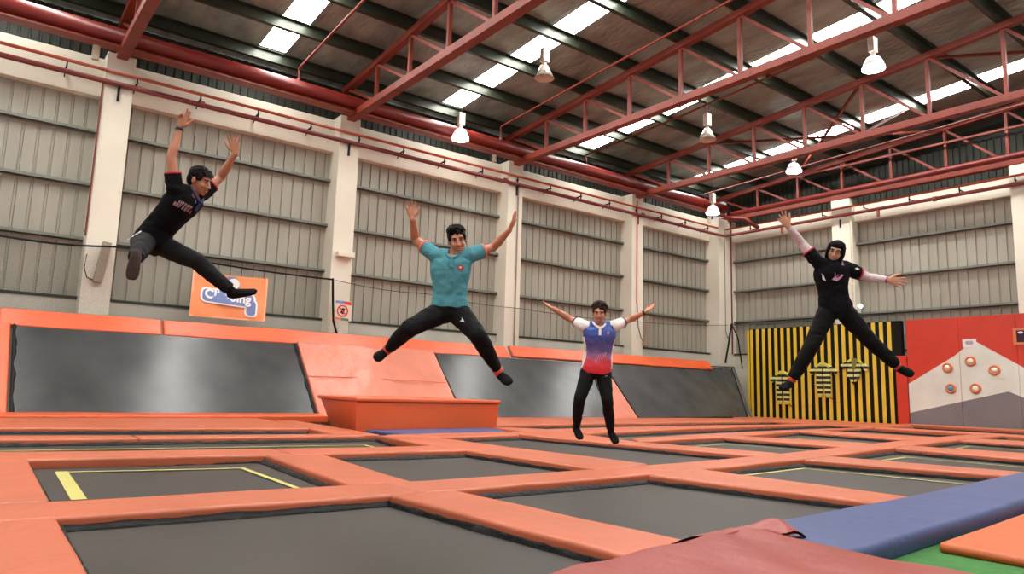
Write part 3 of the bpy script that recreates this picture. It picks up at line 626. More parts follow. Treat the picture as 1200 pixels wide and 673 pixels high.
# ------------------------------------------------------------------ sloping wall of trampolines
K = 1.7 / 1.77; nrm = Vector((1, 0, K)).normalized()
def sl(y, z, d=0.0): return Vector((-15.3 - (z - 0.1) * K, y, z)) + nrm * d
def slab(name, label, cat, q, d0, d1, mt, parent=None, bev=0.0, n=1, bulge=0.0):
    # q: four (y, z) corners on the sloping plane, anticlockwise from bottom-left
    m = MB(); nn = n; vs = []; fs = []
    for j in range(nn + 1):
        for i in range(nn + 1):
            s, t = i / nn, j / nn
            y = (q[0][0] * (1 - s) + q[1][0] * s) * (1 - t) + (q[3][0] * (1 - s) + q[2][0] * s) * t; z = (q[0][1] * (1 - s) + q[1][1] * s) * (1 - t) + (q[3][1] * (1 - s) + q[2][1] * s) * t
            bl = bulge * (noise.noise(Vector((y * .8, z * .8, 2)))) if 0 < i < nn and 0 < j < nn else 0
            vs.append(sl(y, z, d1 + bl))
    n0 = len(vs)
    for j in range(nn + 1):
        for i in range(nn + 1):
            s, t = i / nn, j / nn
            y = (q[0][0] * (1 - s) + q[1][0] * s) * (1 - t) + (q[3][0] * (1 - s) + q[2][0] * s) * t; z = (q[0][1] * (1 - s) + q[1][1] * s) * (1 - t) + (q[3][1] * (1 - s) + q[2][1] * s) * t
            vs.append(sl(y, z, d0))
    W_ = nn + 1
    for j in range(nn):
        for i in range(nn): a = j * W_ + i; fs += [(a, a + 1, a + W_ + 1, a + W_), (n0 + a + W_, n0 + a + W_ + 1, n0 + a + 1, n0 + a)]
    for i in range(nn): fs += [(i + 1, i, n0 + i, n0 + i + 1), (nn * W_ + i, nn * W_ + i + 1, n0 + nn * W_ + i + 1, n0 + nn * W_ + i)]
    for j in range(nn): fs += [(j * W_, (j + 1) * W_, n0 + (j + 1) * W_, n0 + j * W_), ((j + 1) * W_ + nn, j * W_ + nn, n0 + j * W_ + nn, n0 + (j + 1) * W_ + nn)]
    o = m.add(vs, fs).build(name, M[mt], parent, bevel=bev, seg=3)
    if parent is None: tag(o, label, cat)
    return o
def wall_tramp(label, q, rag=True):
    c = sl((q[0][0] + q[1][0]) / 2, 0.1); t = thing('wall_trampoline', label, 'trampoline', c)
    slab('jumping_bed', '', '', q, -0.02, 0.0, 'slantbed', t, n=12, bulge=0.01)
    fr = MB(); P = [sl(y, z, -0.06) for y, z in q]
    for i in range(4): fr.tube([P[i], P[(i + 1) % 4]], 0.035, 8)
    for p in P: fr.tube([p, (p.x - 0.1, p.y, -0.9)], 0.035, 8)
    fr.build('frame', M['steel'], t)
    # ragged black cover along the foot and the sides
    sc = MB()
    for (a, c2, n_) in ((q[0], q[1], 80), (q[1], q[2], 30), (q[3], q[0], 30)):
        vs = []
        for i in range(n_ + 1):
            s = i / n_; y = a[0] + (c2[0] - a[0]) * s; z = a[1] + (c2[1] - a[1]) * s; r = noise.noise(Vector((y * 4, z * 5, 1)))
            cy = (q[0][0] + q[1][0]) / 2; cz = 1.0; dy, dz = (0, 1) if a[1] == c2[1] or abs(a[1] - c2[1]) < .1 else ((1 if cy > y else -1), 0)
            w = 0.06 + 0.04 * r
            vs += [sl(y, z, 0.0), sl(y + dy * .01, z + dz * .01, 0.03 + 0.015 * r), sl(y + dy * w, z + dz * w, 0.012), sl(y + dy * w, z + dz * w, -0.005)]
        fs = [(s * 4 + e, s * 4 + (e + 1) % 4, s * 4 + 4 + (e + 1) % 4, s * 4 + 4 + e) for s in range(n_) for e in range(4)]
        sc.add(vs, fs)
    sc.build('spring_cover', M['black'], t, smooth=True)
    return t
wall_tramp('big dark sloping wall trampoline at the left', [(0.82, 0.13), (6.43, 0.10), (6.43, 1.84), (0.78, 1.86)])
wall_tramp('dark sloping wall trampoline behind the teal and blue shirt jumpers', [(10.25, 0.1), (15.58, 0.1), (16.08, 1.84), (10.28, 1.84)])
wall_tramp('dark sloping wall trampoline at the far right end of the row', [(16.68, 0.13), (22.35, 0.18), (23.9, 2.0), (16.75, 1.84)])
slab('side_pad', 'salmon side pad edging the left sloping trampoline at the picture edge', 'pad', [(-1.4, 0.12), (0.78, 0.13), (0.74, 1.86), (-1.4, 1.86)], -0.05, 0.07, 'orange', bev=0.03)
t = thing('sloping_pad', 'wide pinkish orange sloping pad behind the orange block', 'pad', sl(8.3, 0.1))
slab('pad_cover', '', '', [(6.45, 0.12), (10.22, 0.12), (10.26, 1.86), (6.45, 1.86)], -0.05, 0.08, 'ramp', t, bev=0.03, n=28, bulge=0.07)
m = MB(); m.tube([sl(6.46, 1.02, 0.085), sl(7.4, 1.01, 0.098), sl(8.3, 1.0, 0.098), sl(9.3, .99, .098), sl(10.2, 0.98, 0.085)], 0.010, 6); m.build('seam', M['orange'], t)
slab('side_pad', 'narrow salmon sloping pad behind the blue and red shirt jumper', 'pad', [(15.6, 0.12), (16.62, 0.12), (16.68, 1.86), (16.1, 1.86)], -0.05, 0.06, 'ramp', bev=0.025)
# padded top rail
def toprail(y0, y1, label, z0=1.84, z1=2.2, tip=0):
    m = MB(); q = [(-16.95, z0), (-17.2, z1), (-17.33, z1 - 0.05), (-17.08, z0 - 0.05)]
    n = 12; vs = []; fs = []
    for i in range(n + 1):
        y = y0 + (y1 - y0) * i / n; w = 0.012 * noise.noise(Vector((y * 0.9, 3, 1)))
        dz = tip * (i / n) ** 3
        vs += [(x + w, y, z + w * 2 + dz) for x, z in q]
    for i in range(n):
        for e in range(4): fs.append((i * 4 + e, i * 4 + (e + 1) % 4, i * 4 + 4 + (e + 1) % 4, i * 4 + 4 + e))
    fs += [(3, 2, 1, 0), tuple(n * 4 + e for e in range(4))]
    tag(m.add(vs, fs).build('top_pad', M['orange'], bevel=0.04, seg=3), label, 'pad')
toprail(-1.4, 0.52, 'short orange top rail pad touching the left picture edge')
toprail(0.55, 3.46, 'orange top rail pad above the left sloping trampoline, left piece')
toprail(3.49, 12.93, 'longest orange top rail pad, behind the teal shirt jumper')
toprail(13.05, 22.5, 'orange top rail pad behind the blue and red shirt jumper, right end piece', 1.9, 2.24)
m = MB(); m.tube([sl(22.45, 0.12, 0.06), sl(23.95, 2.02, 0.06)], 0.04, 10); m.tube([sl(22.5, 2.0, 0.03), sl(23.95, 2.02, 0.05)], 0.03, 8)
tag(m.build('frame_pole', M['steel']), 'bare grey frame pole at the right end of the sloping wall', 'pole')

# orange block
t = thing('foam_block', 'large orange padded block in front of the sloping pad', 'padded block', (-12.0, 6.6, 0.1))
m = MB(); m.hexa([(-13.3, 5.85, 0.10), (-10.9, 5.22, 0.12), (-10.9, 8.05, 0.12), (-13.3, 8.05, 0.10)], [(-13.5, 5.68, 0.62), (-10.88, 5.2, 0.63), (-10.88, 8.07, 0.63), (-13.5, 8.07, 0.62)])
m.build('block_body', M['orange'], t, bevel=0.03, seg=3)
vs = []; fs = []; n = 16
for j in range(n + 1):
    for i in range(n + 1):
        x = -13.55 + 2.70 * i / n; y = 5.64 - 0.46 * i / n + (8.09 - 5.64 + 0.46 * i / n) * j / n; r = 0.006 * noise.noise(Vector((x * 2, y * 2, 1))); vs.append((x, y, 0.685 + r))
n0 = len(vs); vs += [(x, y, 0.622) for x, y, z in vs]; W_ = n + 1
for j in range(n):
    for i in range(n): a = j * W_ + i; fs += [(a, a + 1, a + W_ + 1, a + W_), (n0 + a + W_, n0 + a + W_ + 1, n0 + a + 1, n0 + a)]
for i in range(n): fs += [(i + 1, i, n0 + i, n0 + i + 1), (n * W_ + i, n * W_ + i + 1, n0 + n * W_ + i + 1, n0 + n * W_ + i)]
for j in range(n): fs += [(j * W_, (j + 1) * W_, n0 + (j + 1) * W_, n0 + j * W_), ((j + 1) * W_ + n, j * W_ + n, n0 + j * W_ + n, n0 + (j + 1) * W_ + n)]
MB().add(vs, fs).build('top_cushion', M['orange'], t, bevel=0.02, seg=3)

# ------------------------------------------------------------------ end wall games
EY = 23.9
mp = lambda x, z, d: (x, EY - d, z)
t = thing('bee_striped_wall', 'tall black game wall with yellow vertical stripes behind the woman', 'striped wall', (-13.5, EY, 0.12))
m = MB(); m.box(-16.33, -10.74, EY, EY + 0.22, 0.12, 3.49); m.build('backing_panel', M['blk'], t, bevel=0.01)
x = -16.29; k = 0
while x < -11.1:
    m = MB(); m.box(x, x + 0.12, EY - 0.012, EY + 0.01, 0.15, 3.47); m.build('yellow_stripe', M['yellow'], t); x += 0.2565
t_ = MB(); t_.box(-16.42, -16.335, EY - 0.01, EY + 0.24, 0.12, 3.45); t_.build('edge_trim', M['yellow'], t)
# bee suits
def suit_mat():
    m = bpy.data.materials.new('bee_suit_stripes'); m.use_nodes = True; nt = m.node_tree; b_ = nt.nodes['Principled BSDF']; b_.inputs['Roughness'].default_value = 0.8
    tc = nt.nodes.new('ShaderNodeTexCoord'); w = nt.nodes.new('ShaderNodeTexWave'); w.bands_direction = 'Z'; w.inputs['Scale'].default_value = 1.85; w.inputs['Distortion'].default_value = 0.5; w.inputs['Detail'].default_value = 1
    r = nt.nodes.new('ShaderNodeValToRGB'); r.color_ramp.interpolation = 'CONSTANT'; r.color_ramp.elements[0].color = rgb(30, 30, 20); r.color_ramp.elements[1].position = 0.55; r.color_ramp.elements[1].color = rgb(206, 208, 130)
    nt.links.new(tc.outputs['Object'], w.inputs['Vector']); nt.links.new(w.outputs['Fac'], r.inputs[0]); nt.links.new(r.outputs[0], b_.inputs['Base Color']); return m
M['suit'] = suit_mat(); M['suity'] = mat('suit_yellow', rgb(196, 196, 84), 0.8, 0, 0.3, 10); M['suitk'] = mat('suit_inside', rgb(120, 112, 50), 0.9)
def bee_suit(x, z, sc, tilt, label, legs=True):
    t = thing('bee_suit', label, 'hanging suit', (x, EY - 0.06, z))
    ca, sa = math.cos(tilt), math.sin(tilt)
    def q(u, v, d=0): return (x + (u * ca - v * sa) * sc, EY - 0.03 - d, z + (u * sa + v * ca) * sc)
    def pl(pts, d0, d1, mt, nm, par):
        m = MB(); n = len(pts); vs = [q(u, v, d0) for u, v in pts] + [q(u, v, d1) for u, v in pts]
        m.add(vs, [tuple(range(n)), tuple(range(2 * n - 1, n - 1, -1))] + [(i, (i + 1) % n, n + (i + 1) % n, n + i) for i in range(n)]); return m.build(nm, mt, par, bevel=0.02 * sc, seg=2)
    if legs:
        pl([(-.25, .42), (.25, .42), (.26, -.25), (-.26, -.25)], 0, .09, M['suit'], 'torso', t)
        pl([(-.26, -.24), (-.03, -.24), (-.05, -.62), (-.22, -.62)], 0, .08, M['suit'], 'leg', t); pl([(.03, -.24), (.26, -.24), (.24, -.62), (.05, -.62)], 0, .08, M['suit'], 'leg', t)
        pl([(-.22, -.62), (-.06, -.62), (-.08, -.70), (-.20, -.70)], 0, .06, M['suity'], 'cuff', t); pl([(.06, -.62), (.23, -.62), (.22, -.70), (.08, -.70)], 0, .06, M['suity'], 'cuff', t)
        m = MB(); m.tube([q(.2, -.68, .03), q(.33, -.76, .03), q(.44, -.84, .02)], 0.015, 6); m.build('strap', M['blk'], t)
    else:
        pl([(-.25, .42), (.25, .42), (.22, -.1), (.02, -.42), (-.24, -.15)], 0, .09, M['suit'], 'torso', t)
    pl([(-.30, .38), (-.24, .44), (-.10, .51), (.10, .51), (.24, .44), (.30, .38), (.22, .34), (.10, .42), (-.10, .42), (-.22, .34)], .02, .105, M['suity'], 'yoke', t)
    pl([(-.12, .53), (.12, .53), (.04, .42 if legs else .1), (-.04, .42 if legs else .1)], .09, .115, M['suitk'] if not legs else M['suity'], 'neck_opening', t)
    pl([(-.25, .44), (-.25, .22), (-.45, .08), (-.53, .24)], 0, .08, M['suit'], 'sleeve', t); pl([(.25, .22), (.25, .44), (.53, .24), (.45, .08)], 0, .08, M['suit'], 'sleeve', t)
    m = MB(); m.box(x - 0.012, x + 0.012, EY - 0.13, EY - 0.11, z - 0.4 * sc, z + 0.35 * sc); m.build('zip', M['blk'], t)
bee_suit(-14.92, 1.38, 0.98, 0.0, 'left bee-striped suit hanging by the foot of the woman')
bee_suit(-13.36, 1.66, 0.98, 0.0, 'middle bee-striped suit with two legs and a trailing strap')
bee_suit(-12.27, 1.82, 0.92, -0.12, 'right bee-striped suit, legless and folded to a point', False)
m = MB(); m.box(-10.93, -10.59, EY - 0.05, EY + 0.15, 0.14, 2.36); tag(m.build('wall_pad', M['red'], bevel=0.02), 'low red upright pad between the striped wall and the rock-painted panel', 'pad')
# rock painted panel: colours belong to the panel faces
t = thing('rock_game_panel', 'red wall panel painted with a white peak over grey rock', 'wall panel', (-8, EY, 0.12))
XS = [-10.57, -9.06, -7.55, -6.04, -4.5]
m = MB(); m.box(-10.57, -4.5, EY + 0.002, EY + 0.2, 0.12, 3.50); m.build('padded_backing', M['red'], t, bevel=0.02)
peak = [(-10.57, 0.57), (-7.84, 1.28), (-7.66, 1.18), (-6.5, 0.72), (-4.5, 0.3), (-4.5, 0.05), (-4.5, 0.3)]
def topw(x):
    pts = [(-10.57, 1.47), (-9.2, 2.32), (-8.66, 2.78), (-7.43, 1.96), (-4.5, 0.5)]
    for a, c2 in zip(pts, pts[1:]):
        if a[0] <= x <= c2[0]: return a[1] + (c2[1] - a[1]) * (x - a[0]) / (c2[0] - a[0])
def botw(x):
    pts = [(-10.57, 0.57), (-7.84, 1.28), (-7.48, 1.12), (-4.5, 0.3)]
    for a, c2 in zip(pts, pts[1:]):
        if a[0] <= x <= c2[0]: return a[1] + (c2[1] - a[1]) * (x - a[0]) / (c2[0] - a[0])
allx = sorted(set(XS + [-9.2, -8.66, -7.43, -7.84, -7.48]))
for a, c2 in zip(XS, XS[1:]):
    xs = [x for x in allx if a <= x <= c2]; xs[0] += 0.006; xs[-1] -= 0.006; m = MB()
    for x, y in zip(xs, xs[1:]):
        xm, ym = min(max(x, -10.57), -4.5), min(max(y, -10.57), -4.5)
        for ci, (f0, f1) in enumerate(((lambda u: 0.13, botw), (botw, topw), (topw, lambda u: 3.49))):
            m.cur = ci
            m.hexa([mp(x, f0(xm), 0.0), mp(y, f0(ym), 0.0), mp(y, f1(ym), 0.0), mp(x, f1(xm), 0.0)], [mp(x, f0(xm), 0.025), mp(y, f0(ym), 0.025), mp(y, f1(ym), 0.025), mp(x, f1(xm), 0.025)])
    m.build('painted_cover', [M['grey_v'], M['white_v'], M['red']], t)
for (x, z, c, lb) in [(-9.40, 1.97, 'handwhite', 'upper left orange-ringed white target on the rock panel'), (-8.76, 2.16, 'handwhite', 'topmost orange-ringed white target on the rock panel'), (-8.15, 1.89, 'handwhite', 'rightmost orange-ringed white target on the rock panel'),
                  (-9.34, 1.35, 'handblue', 'orange-ringed target with a blue centre on the rock panel'), (-8.67, 1.36, 'handwhite', 'lower orange-ringed white target right of the blue one')]:
    h = thing('touch_target', lb, 'wall target', (x, EY - 0.03, z))
    m = MB(); m.lathe((x, EY - 0.025, z), [(0.15, 0.0), (0.155, 0.03), (0.13, 0.06), (0.09, 0.055), (0.08, 0.0)], 28, axis=(0, -1, 0), xa=(1, 0, 0), ring=True); m.build('ring', M['handorange'], h, smooth=True)
    m = MB(); m.ell((x, EY - 0.05, z), 0.088, 0.05, 0.088); m.build('dome', M[c], h, smooth=True)
t = thing('paper_notice', 'small white notice on the peak of the rock-painted panel', 'notice', (-8.77, EY - 0.03, 2.57))
m = MB(); m.box(-8.95, -8.58, EY - 0.035, EY - 0.026, 2.57, 2.82); m.build('sheet', M['paper'], t)
m = MB()
for z, w in ((2.745, 0.095), (2.715, 0.11), (2.685, 0.10), (2.655, 0.085)): m.box(-8.765 - w, -8.765 + w, EY - 0.038, EY - 0.034, z - 0.006, z + 0.008)
m.build('printed_lines', M['ink'], t)
t = thing('score_screen', 'orange-framed dark score screen cut by the right picture edge', 'screen', (-7.25, EY - 0.03, 2.6))
m = MB(); m.box(-7.62, -7.54, EY - 0.06, EY - 0.026, 2.6, 3.08); m.box(-6.98, -6.9, EY - 0.06, EY - 0.026, 2.6, 3.08); m.box(-7.54, -6.98, EY - 0.06, EY - 0.026, 2.6, 2.67); m.box(-7.54, -6.98, EY - 0.06, EY - 0.026, 3.01, 3.08); m.build('frame', M['handorange'], t)
m = MB(); m.box(-7.54, -6.98, EY - 0.04, EY - 0.027, 2.67, 3.01); m.build('display', mat('dark_display', rgb(52, 20, 44), 0.2), t)
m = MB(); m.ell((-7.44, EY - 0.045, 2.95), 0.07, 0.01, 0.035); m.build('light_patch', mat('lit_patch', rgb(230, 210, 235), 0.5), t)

# ------------------------------------------------------------------ net, banner, sign
def net_mat(name, a):
    m = bpy.data.materials.new(name); m.use_nodes = True; nt = m.node_tree; b_ = nt.nodes['Principled BSDF']; b_.inputs['Base Color'].default_value = rgb(40, 40, 36); b_.inputs['Roughness'].default_value = 0.8
    geo = nt.nodes.new('ShaderNodeTexCoord'); sx = nt.nodes.new('ShaderNodeSeparateXYZ'); nt.links.new(geo.outputs['Object'], sx.inputs[0])
    def line(s1, s2):
        ad = nt.nodes.new('ShaderNodeMath'); ad.operation = s2; nt.links.new(sx.outputs[s1], ad.inputs[0]); nt.links.new(sx.outputs['Z'], ad.inputs[1])
        mu = nt.nodes.new('ShaderNodeMath'); mu.operation = 'MULTIPLY'; mu.inputs[1].default_value = 34; nt.links.new(ad.outputs[0], mu.inputs[0])
        fr = nt.nodes.new('ShaderNodeMath'); fr.operation = 'FRACT'; nt.links.new(mu.outputs[0], fr.inputs[0])
        lt = nt.nodes.new('ShaderNodeMath'); lt.operation = 'LESS_THAN'; lt.inputs[1].default_value = a; nt.links.new(fr.outputs[0], lt.inputs[0]); return lt
    ax = 'Y' if 'end' not in name else 'X'
    l1, l2 = line(ax, 'ADD'), line(ax, 'SUBTRACT'); mx = nt.nodes.new('ShaderNodeMath'); mx.operation = 'MAXIMUM'; nt.links.new(l1.outputs[0], mx.inputs[0]); nt.links.new(l2.outputs[0], mx.inputs[1])
    nt.links.new(mx.outputs[0], b_.inputs['Alpha']); return m
def net(name, label, pts, mt, rope_r, folds=0.0):
    # pts: list of (x, y, ztop, zbottom)
    t = thing('safety_net', label, 'net', (pts[0][0], pts[0][1], pts[0][3])); vs = []; fs = []; n = 40; top = []
    for i in range(n + 1):
        s = i / n * (len(pts) - 1); k = min(int(s), len(pts) - 2); u = s - k; p = [pts[k][e] * (1 - u) + pts[k + 1][e] * u for e in range(4)]
        sag = 0.06 * math.sin(PI * u)
        top.append((p[0], p[1], p[2] - sag))
        for j in range(9):
            v = j / 8; wv = folds * math.sin(p[1] * 5 + p[0] * 5 + 2 * v); vs.append((p[0] + wv, p[1] + wv * .3, (p[2] - sag) * (1 - v) + p[3] * v))
    for i in range(n):
        for j in range(8): a = i * 9 + j; fs.append((a, a + 1, a + 10, a + 9))
    MB().add(vs, fs).build('netting', mt, t); m = MB(); m.tube(top, rope_r, 8); m.build('top_rope', M['black'], t)
    return t
t = net('net', 'black safety net with thick rope hung behind the left jumper', [(-17.35, -3, 3.95, 2.0), (-17.35, 0.4, 3.62, 2.0), (-17.35, 2.64, 3.72, 2.0), (-17.35, 7.42, 3.57, 2.0)], net_mat('net_left', 0.10), 0.022, 0.02)
m = MB(); m.tube([(-17.35, 7.42, 3.60), (-17.34, 7.46, 3.0), (-17.33, 7.5, 2.5), (-17.3, 7.62, 2.15)], 0.03, 8); m.build('edge_rope', M['black'], t)
net('net', 'thin faint safety net along the wall right of the small prohibition sign', [(-17.35, 7.5, 3.56, 2.0), (-17.35, 10.25, 3.50, 2.0), (-17.35, 13.6, 3.40, 2.0), (-17.35, 18.5, 3.42, 2.0), (-17.35, 24.0, 3.72, 2.0)], net_mat('net_right', 0.05), 0.008, 0.03)
net('net', 'thin faint safety net across the end wall by the far corner', [(-17.3, 24.1, 3.75, 2.0), (-14.5, 24.15, 3.7, 2.0), (-10.8, 24.15, 3.8, 2.0)], net_mat('net_end', 0.06), 0.008, 0.02)
m = MB(); m.tube([(-17.2, 24.0, 3.75), (-17.22, 23.9, 3.2), (-17.25, 23.65, 2.2)], 0.035, 8); tag(m.build('net_strap', M['black']), 'black strap slanting down in front of the far corner column, left one', 'strap')
m = MB(); m.tube([(-17.2, 24.02, 3.75), (-16.95, 24.05, 3.2), (-16.8, 24.1, 2.0)], 0.028, 8); tag(m.build('net_strap', M['black']), 'black strap slanting down in front of the far corner column, right one', 'strap')

def text_mesh(s, size, off=0.0, ext=0.002):
    cu = bpy.data.curves.new('txt', 'FONT'); cu.body = s; cu.size = size; cu.offset = off; cu.extrude = ext; cu.align_x = 'CENTER'; cu.resolution_u = 3; o = bpy.data.objects.new('txt', cu); COL.objects.link(o)
    dg = bpy.context.evaluated_depsgraph_get(); me = bpy.data.meshes.new_from_object(o.evaluated_get(dg)); vs = [v.co.copy() for v in me.vertices]; fs = [tuple(p.vertices) for p in me.polygons]
    bpy.data.objects.remove(o); bpy.data.curves.remove(cu); bpy.data.meshes.remove(me); return vs, fs
bt = thing('climbing_banner', 'orange banner reading Climbing in white letters, hung on the net', 'banner', (-17.3, 4.88, 2.33))
BO = (-17.28, 4.02, 5.75)
def bpos(u, v, d=0.0):  # u 0..1 left-right, v 0..1 bottom-top
    y = 4.03 + 1.71 * u; z = 2.33 + 1.05 * v + 0.01 * u - 0.035 * math.sin(PI * u) * (v > 0.5) * (v - 0.5) * 2
    return (-17.27 + d + 0.015 * math.sin(u * 9 + v * 3) + 0.01 * math.sin(v * 7), y, z)
vs = []; fs = []; n = 24
for j in range(n + 1):
    for i in range(n + 1): vs.append(bpos(i / n, j / n))
n0 = len(vs); vs += [(x - 0.004, y, z) for x, y, z in vs]; W_ = n + 1
for j in range(n):
    for i in range(n): a = j * W_ + i; fs += [(a, a + 1, a + W_ + 1, a + W_), (n0 + a + W_, n0 + a + W_ + 1, n0 + a + 1, n0 + a)]
MB().add(vs, fs).build('banner_cloth', mat('banner_orange', rgb(240, 150, 98), 0.5, 0, 0.25, 3, 0.08, 2), bt, smooth=True)
m = MB()
for (u0, u1, v0, v1) in ((0, 0.03, 0, 1), (0.97, 1, 0, 1), (0, 1, 0, 0.03)):
    m.hexa([bpos(u0, v0, .002), bpos(u1, v0, .002), bpos(u1, v1, .002), bpos(u0, v1, .002)], [bpos(u0, v0, .006), bpos(u1, v0, .006), bpos(u1, v1, .006), bpos(u0, v1, .006)])
m.build('pale_hem', mat('banner_hem', rgb(246, 176, 140), 0.5), bt)
M['bwhite'] = mat('banner_white', rgb(240, 236, 232), 0.5); M['bblue'] = mat('banner_blue', rgb(112, 132, 184), 0.5)
def blob(pts, d, mt, nm):
    m = MB(); n = len(pts); vs = [bpos(u, v, d) for u, v in pts] + [bpos(u, v, d + 0.004) for u, v in pts]
    m.add(vs, [tuple(range(n)), tuple(range(2 * n - 1, n - 1, -1))] + [(i, (i + 1) % n, n + (i + 1) % n, n + i) for i in range(n)]); m.build(nm, mt, bt)
def rr(u0, v0, u1, v1, r, slope=0.0, n=6):
    o = []
    for cx, cy, a0 in ((u1 - r, v0 + r * 1.6, -PI / 2), (u1 - r, v1 - r * 1.6, 0), (u0 + r, v1 - r * 1.6, PI / 2), (u0 + r, v0 + r * 1.6, PI)):
        for i in range(n + 1): a = a0 + PI / 2 * i / n; uu = cx + r * math.cos(a); o.append((uu, cy + r * 1.6 * math.sin(a) + slope * (uu - .5)))
    return o
blob(rr(0.115, 0.29, 0.845, 0.63, 0.07, -0.10), 0.018, M['bwhite'], 'lettering_outline'); blob(rr(0.70, 0.10, 0.875, 0.50, 0.06, -0.1), 0.019, M['bwhite'], 'lettering_outline')
blob(rr(0.14, 0.32, 0.82, 0.60, 0.06, -0.10), 0.026, M['bblue'], 'lettering_shadow'); blob(rr(0.725, 0.135, 0.85, 0.47, 0.05, -0.1), 0.027, M['bblue'], 'lettering_shadow')
circ = [(0.50 + 0.115 * math.cos(a), 0.78 + 0.19 * math.sin(a)) for a in [2 * PI * k / 24 for k in range(24)]]
blob(circ, 0.018, M['bblue'], 'round_emblem'); blob([(0.53 + 0.08 * math.cos(a), 0.80 + 0.13 * math.sin(a)) for a in [2 * PI * k / 24 for k in range(24)]], 0.025, M['bwhite'], 'round_emblem')
vs, fs = text_mesh('Climbing', 0.30, 0.009, 0.004)
pv = [bpos(0.47 + v.x / 1.71 * 0.98, 0.40 + v.y / 1.05 - 0.10 * (v.x / 1.71), 0.042 + v.z) for v in vs]
MB().add(pv, fs).build('lettering', M['bwhite'], bt)
# prohibition sign
t = thing('prohibition_sign', 'small net-hung sign with a red prohibition circle on the cream column', 'sign', (-17.27, 7.72, 2.53))
sg = lambda u, v, d=0.0: (-17.26 + d, 7.49 + 0.46 * u, 2.53 + 0.51 * v)
def spoly(pts, d, mt, nm):
    m = MB(); n = len(pts); m.add([sg(u, v, d) for u, v in pts] + [sg(u, v, d + .003) for u, v in pts], [tuple(range(n)), tuple(range(2 * n - 1, n - 1, -1))] + [(i, (i + 1) % n, n + (i + 1) % n, n + i) for i in range(n)]); m.build(nm, mt, t)
spoly([(0, 0), (1, 0), (1, 1), (0, 1)], 0, mat('sign_sheet', rgb(216, 200, 184), 0.6), 'sheet')
spoly([(0.02, .86), (.56, .84), (.56, .98), (.02, .99)], .004, M['bblue'], 'header'); spoly([(.56, .82), (.97, .80), (.97, .96), (.56, .98)], .004, M['red'], 'header')
spoly([(0.02, .02), (.4, .02), (.4, .14), (.02, .15)], .004, M['handorange'], 'footer'); spoly([(.4, .01), (.85, .0), (.85, .12), (.4, .14)], .004, mat('sign_green', rgb(70, 120, 90), 0.6), 'footer')
m = MB(); c0 = sg(.45, .48, .008); m.lathe((c0[0], c0[1], c0[2]), [(0.155, 0), (0.155, 0.004), (0.12, 0.004), (0.12, 0)], 28, axis=(1, 0, 0), xa=(0, 1, 0), ring=True); m.build('red_ring', M['red'], t)
m = MB(); m.ell((c0[0], c0[1] + .01, c0[2]), 0.003, 0.045, 0.085); m.beam((c0[0], c0[1] - .06, c0[2] - .05), (c0[0], c0[1] + .07, c0[2] + .06), 0.03, 0.004, (1, 0, 0)); m.build('figure_symbol', M['blk'], t)
m = MB(); m.beam((c0[0] + .006, c0[1] - .09, c0[2] + .09), (c0[0] + .006, c0[1] + .09, c0[2] - .09), 0.03, 0.004, (1, 0, 0)); m.build('red_slash', M['red'], t)

GROUPS = {'trampoline': 'trampolines set in the deck', 'wall_trampoline': 'sloping wall trampolines', 'safety_pad': 'padding between the trampolines', 'top_pad': 'pads along the top rail', 'concrete_column': 'cream concrete columns', 'roof_truss': 'red roof trusses',
          'high_bay_lamp': 'high-bay lamps under the roof', 'touch_target': 'touch targets on the rock panel', 'bee_suit': 'bee-striped suits', 'steel_brace': 'roof braces', 'conduit': 'conduits on the columns', 'vent_tube': 'pale tubes under the pipe',
          'sprinkler_branch': 'sprinkler branch pipes', 'safety_net': 'safety nets along the walls', 'sprinkler_pipe': 'sprinkler pipes on the walls', 'light_fitting': 'tilted strip lights'}
for o in bpy.data.objects:
    n_ = o.name.split('.')[0]
    if o.parent is None and n_ in GROUPS: o['group'] = GROUPS[n_]

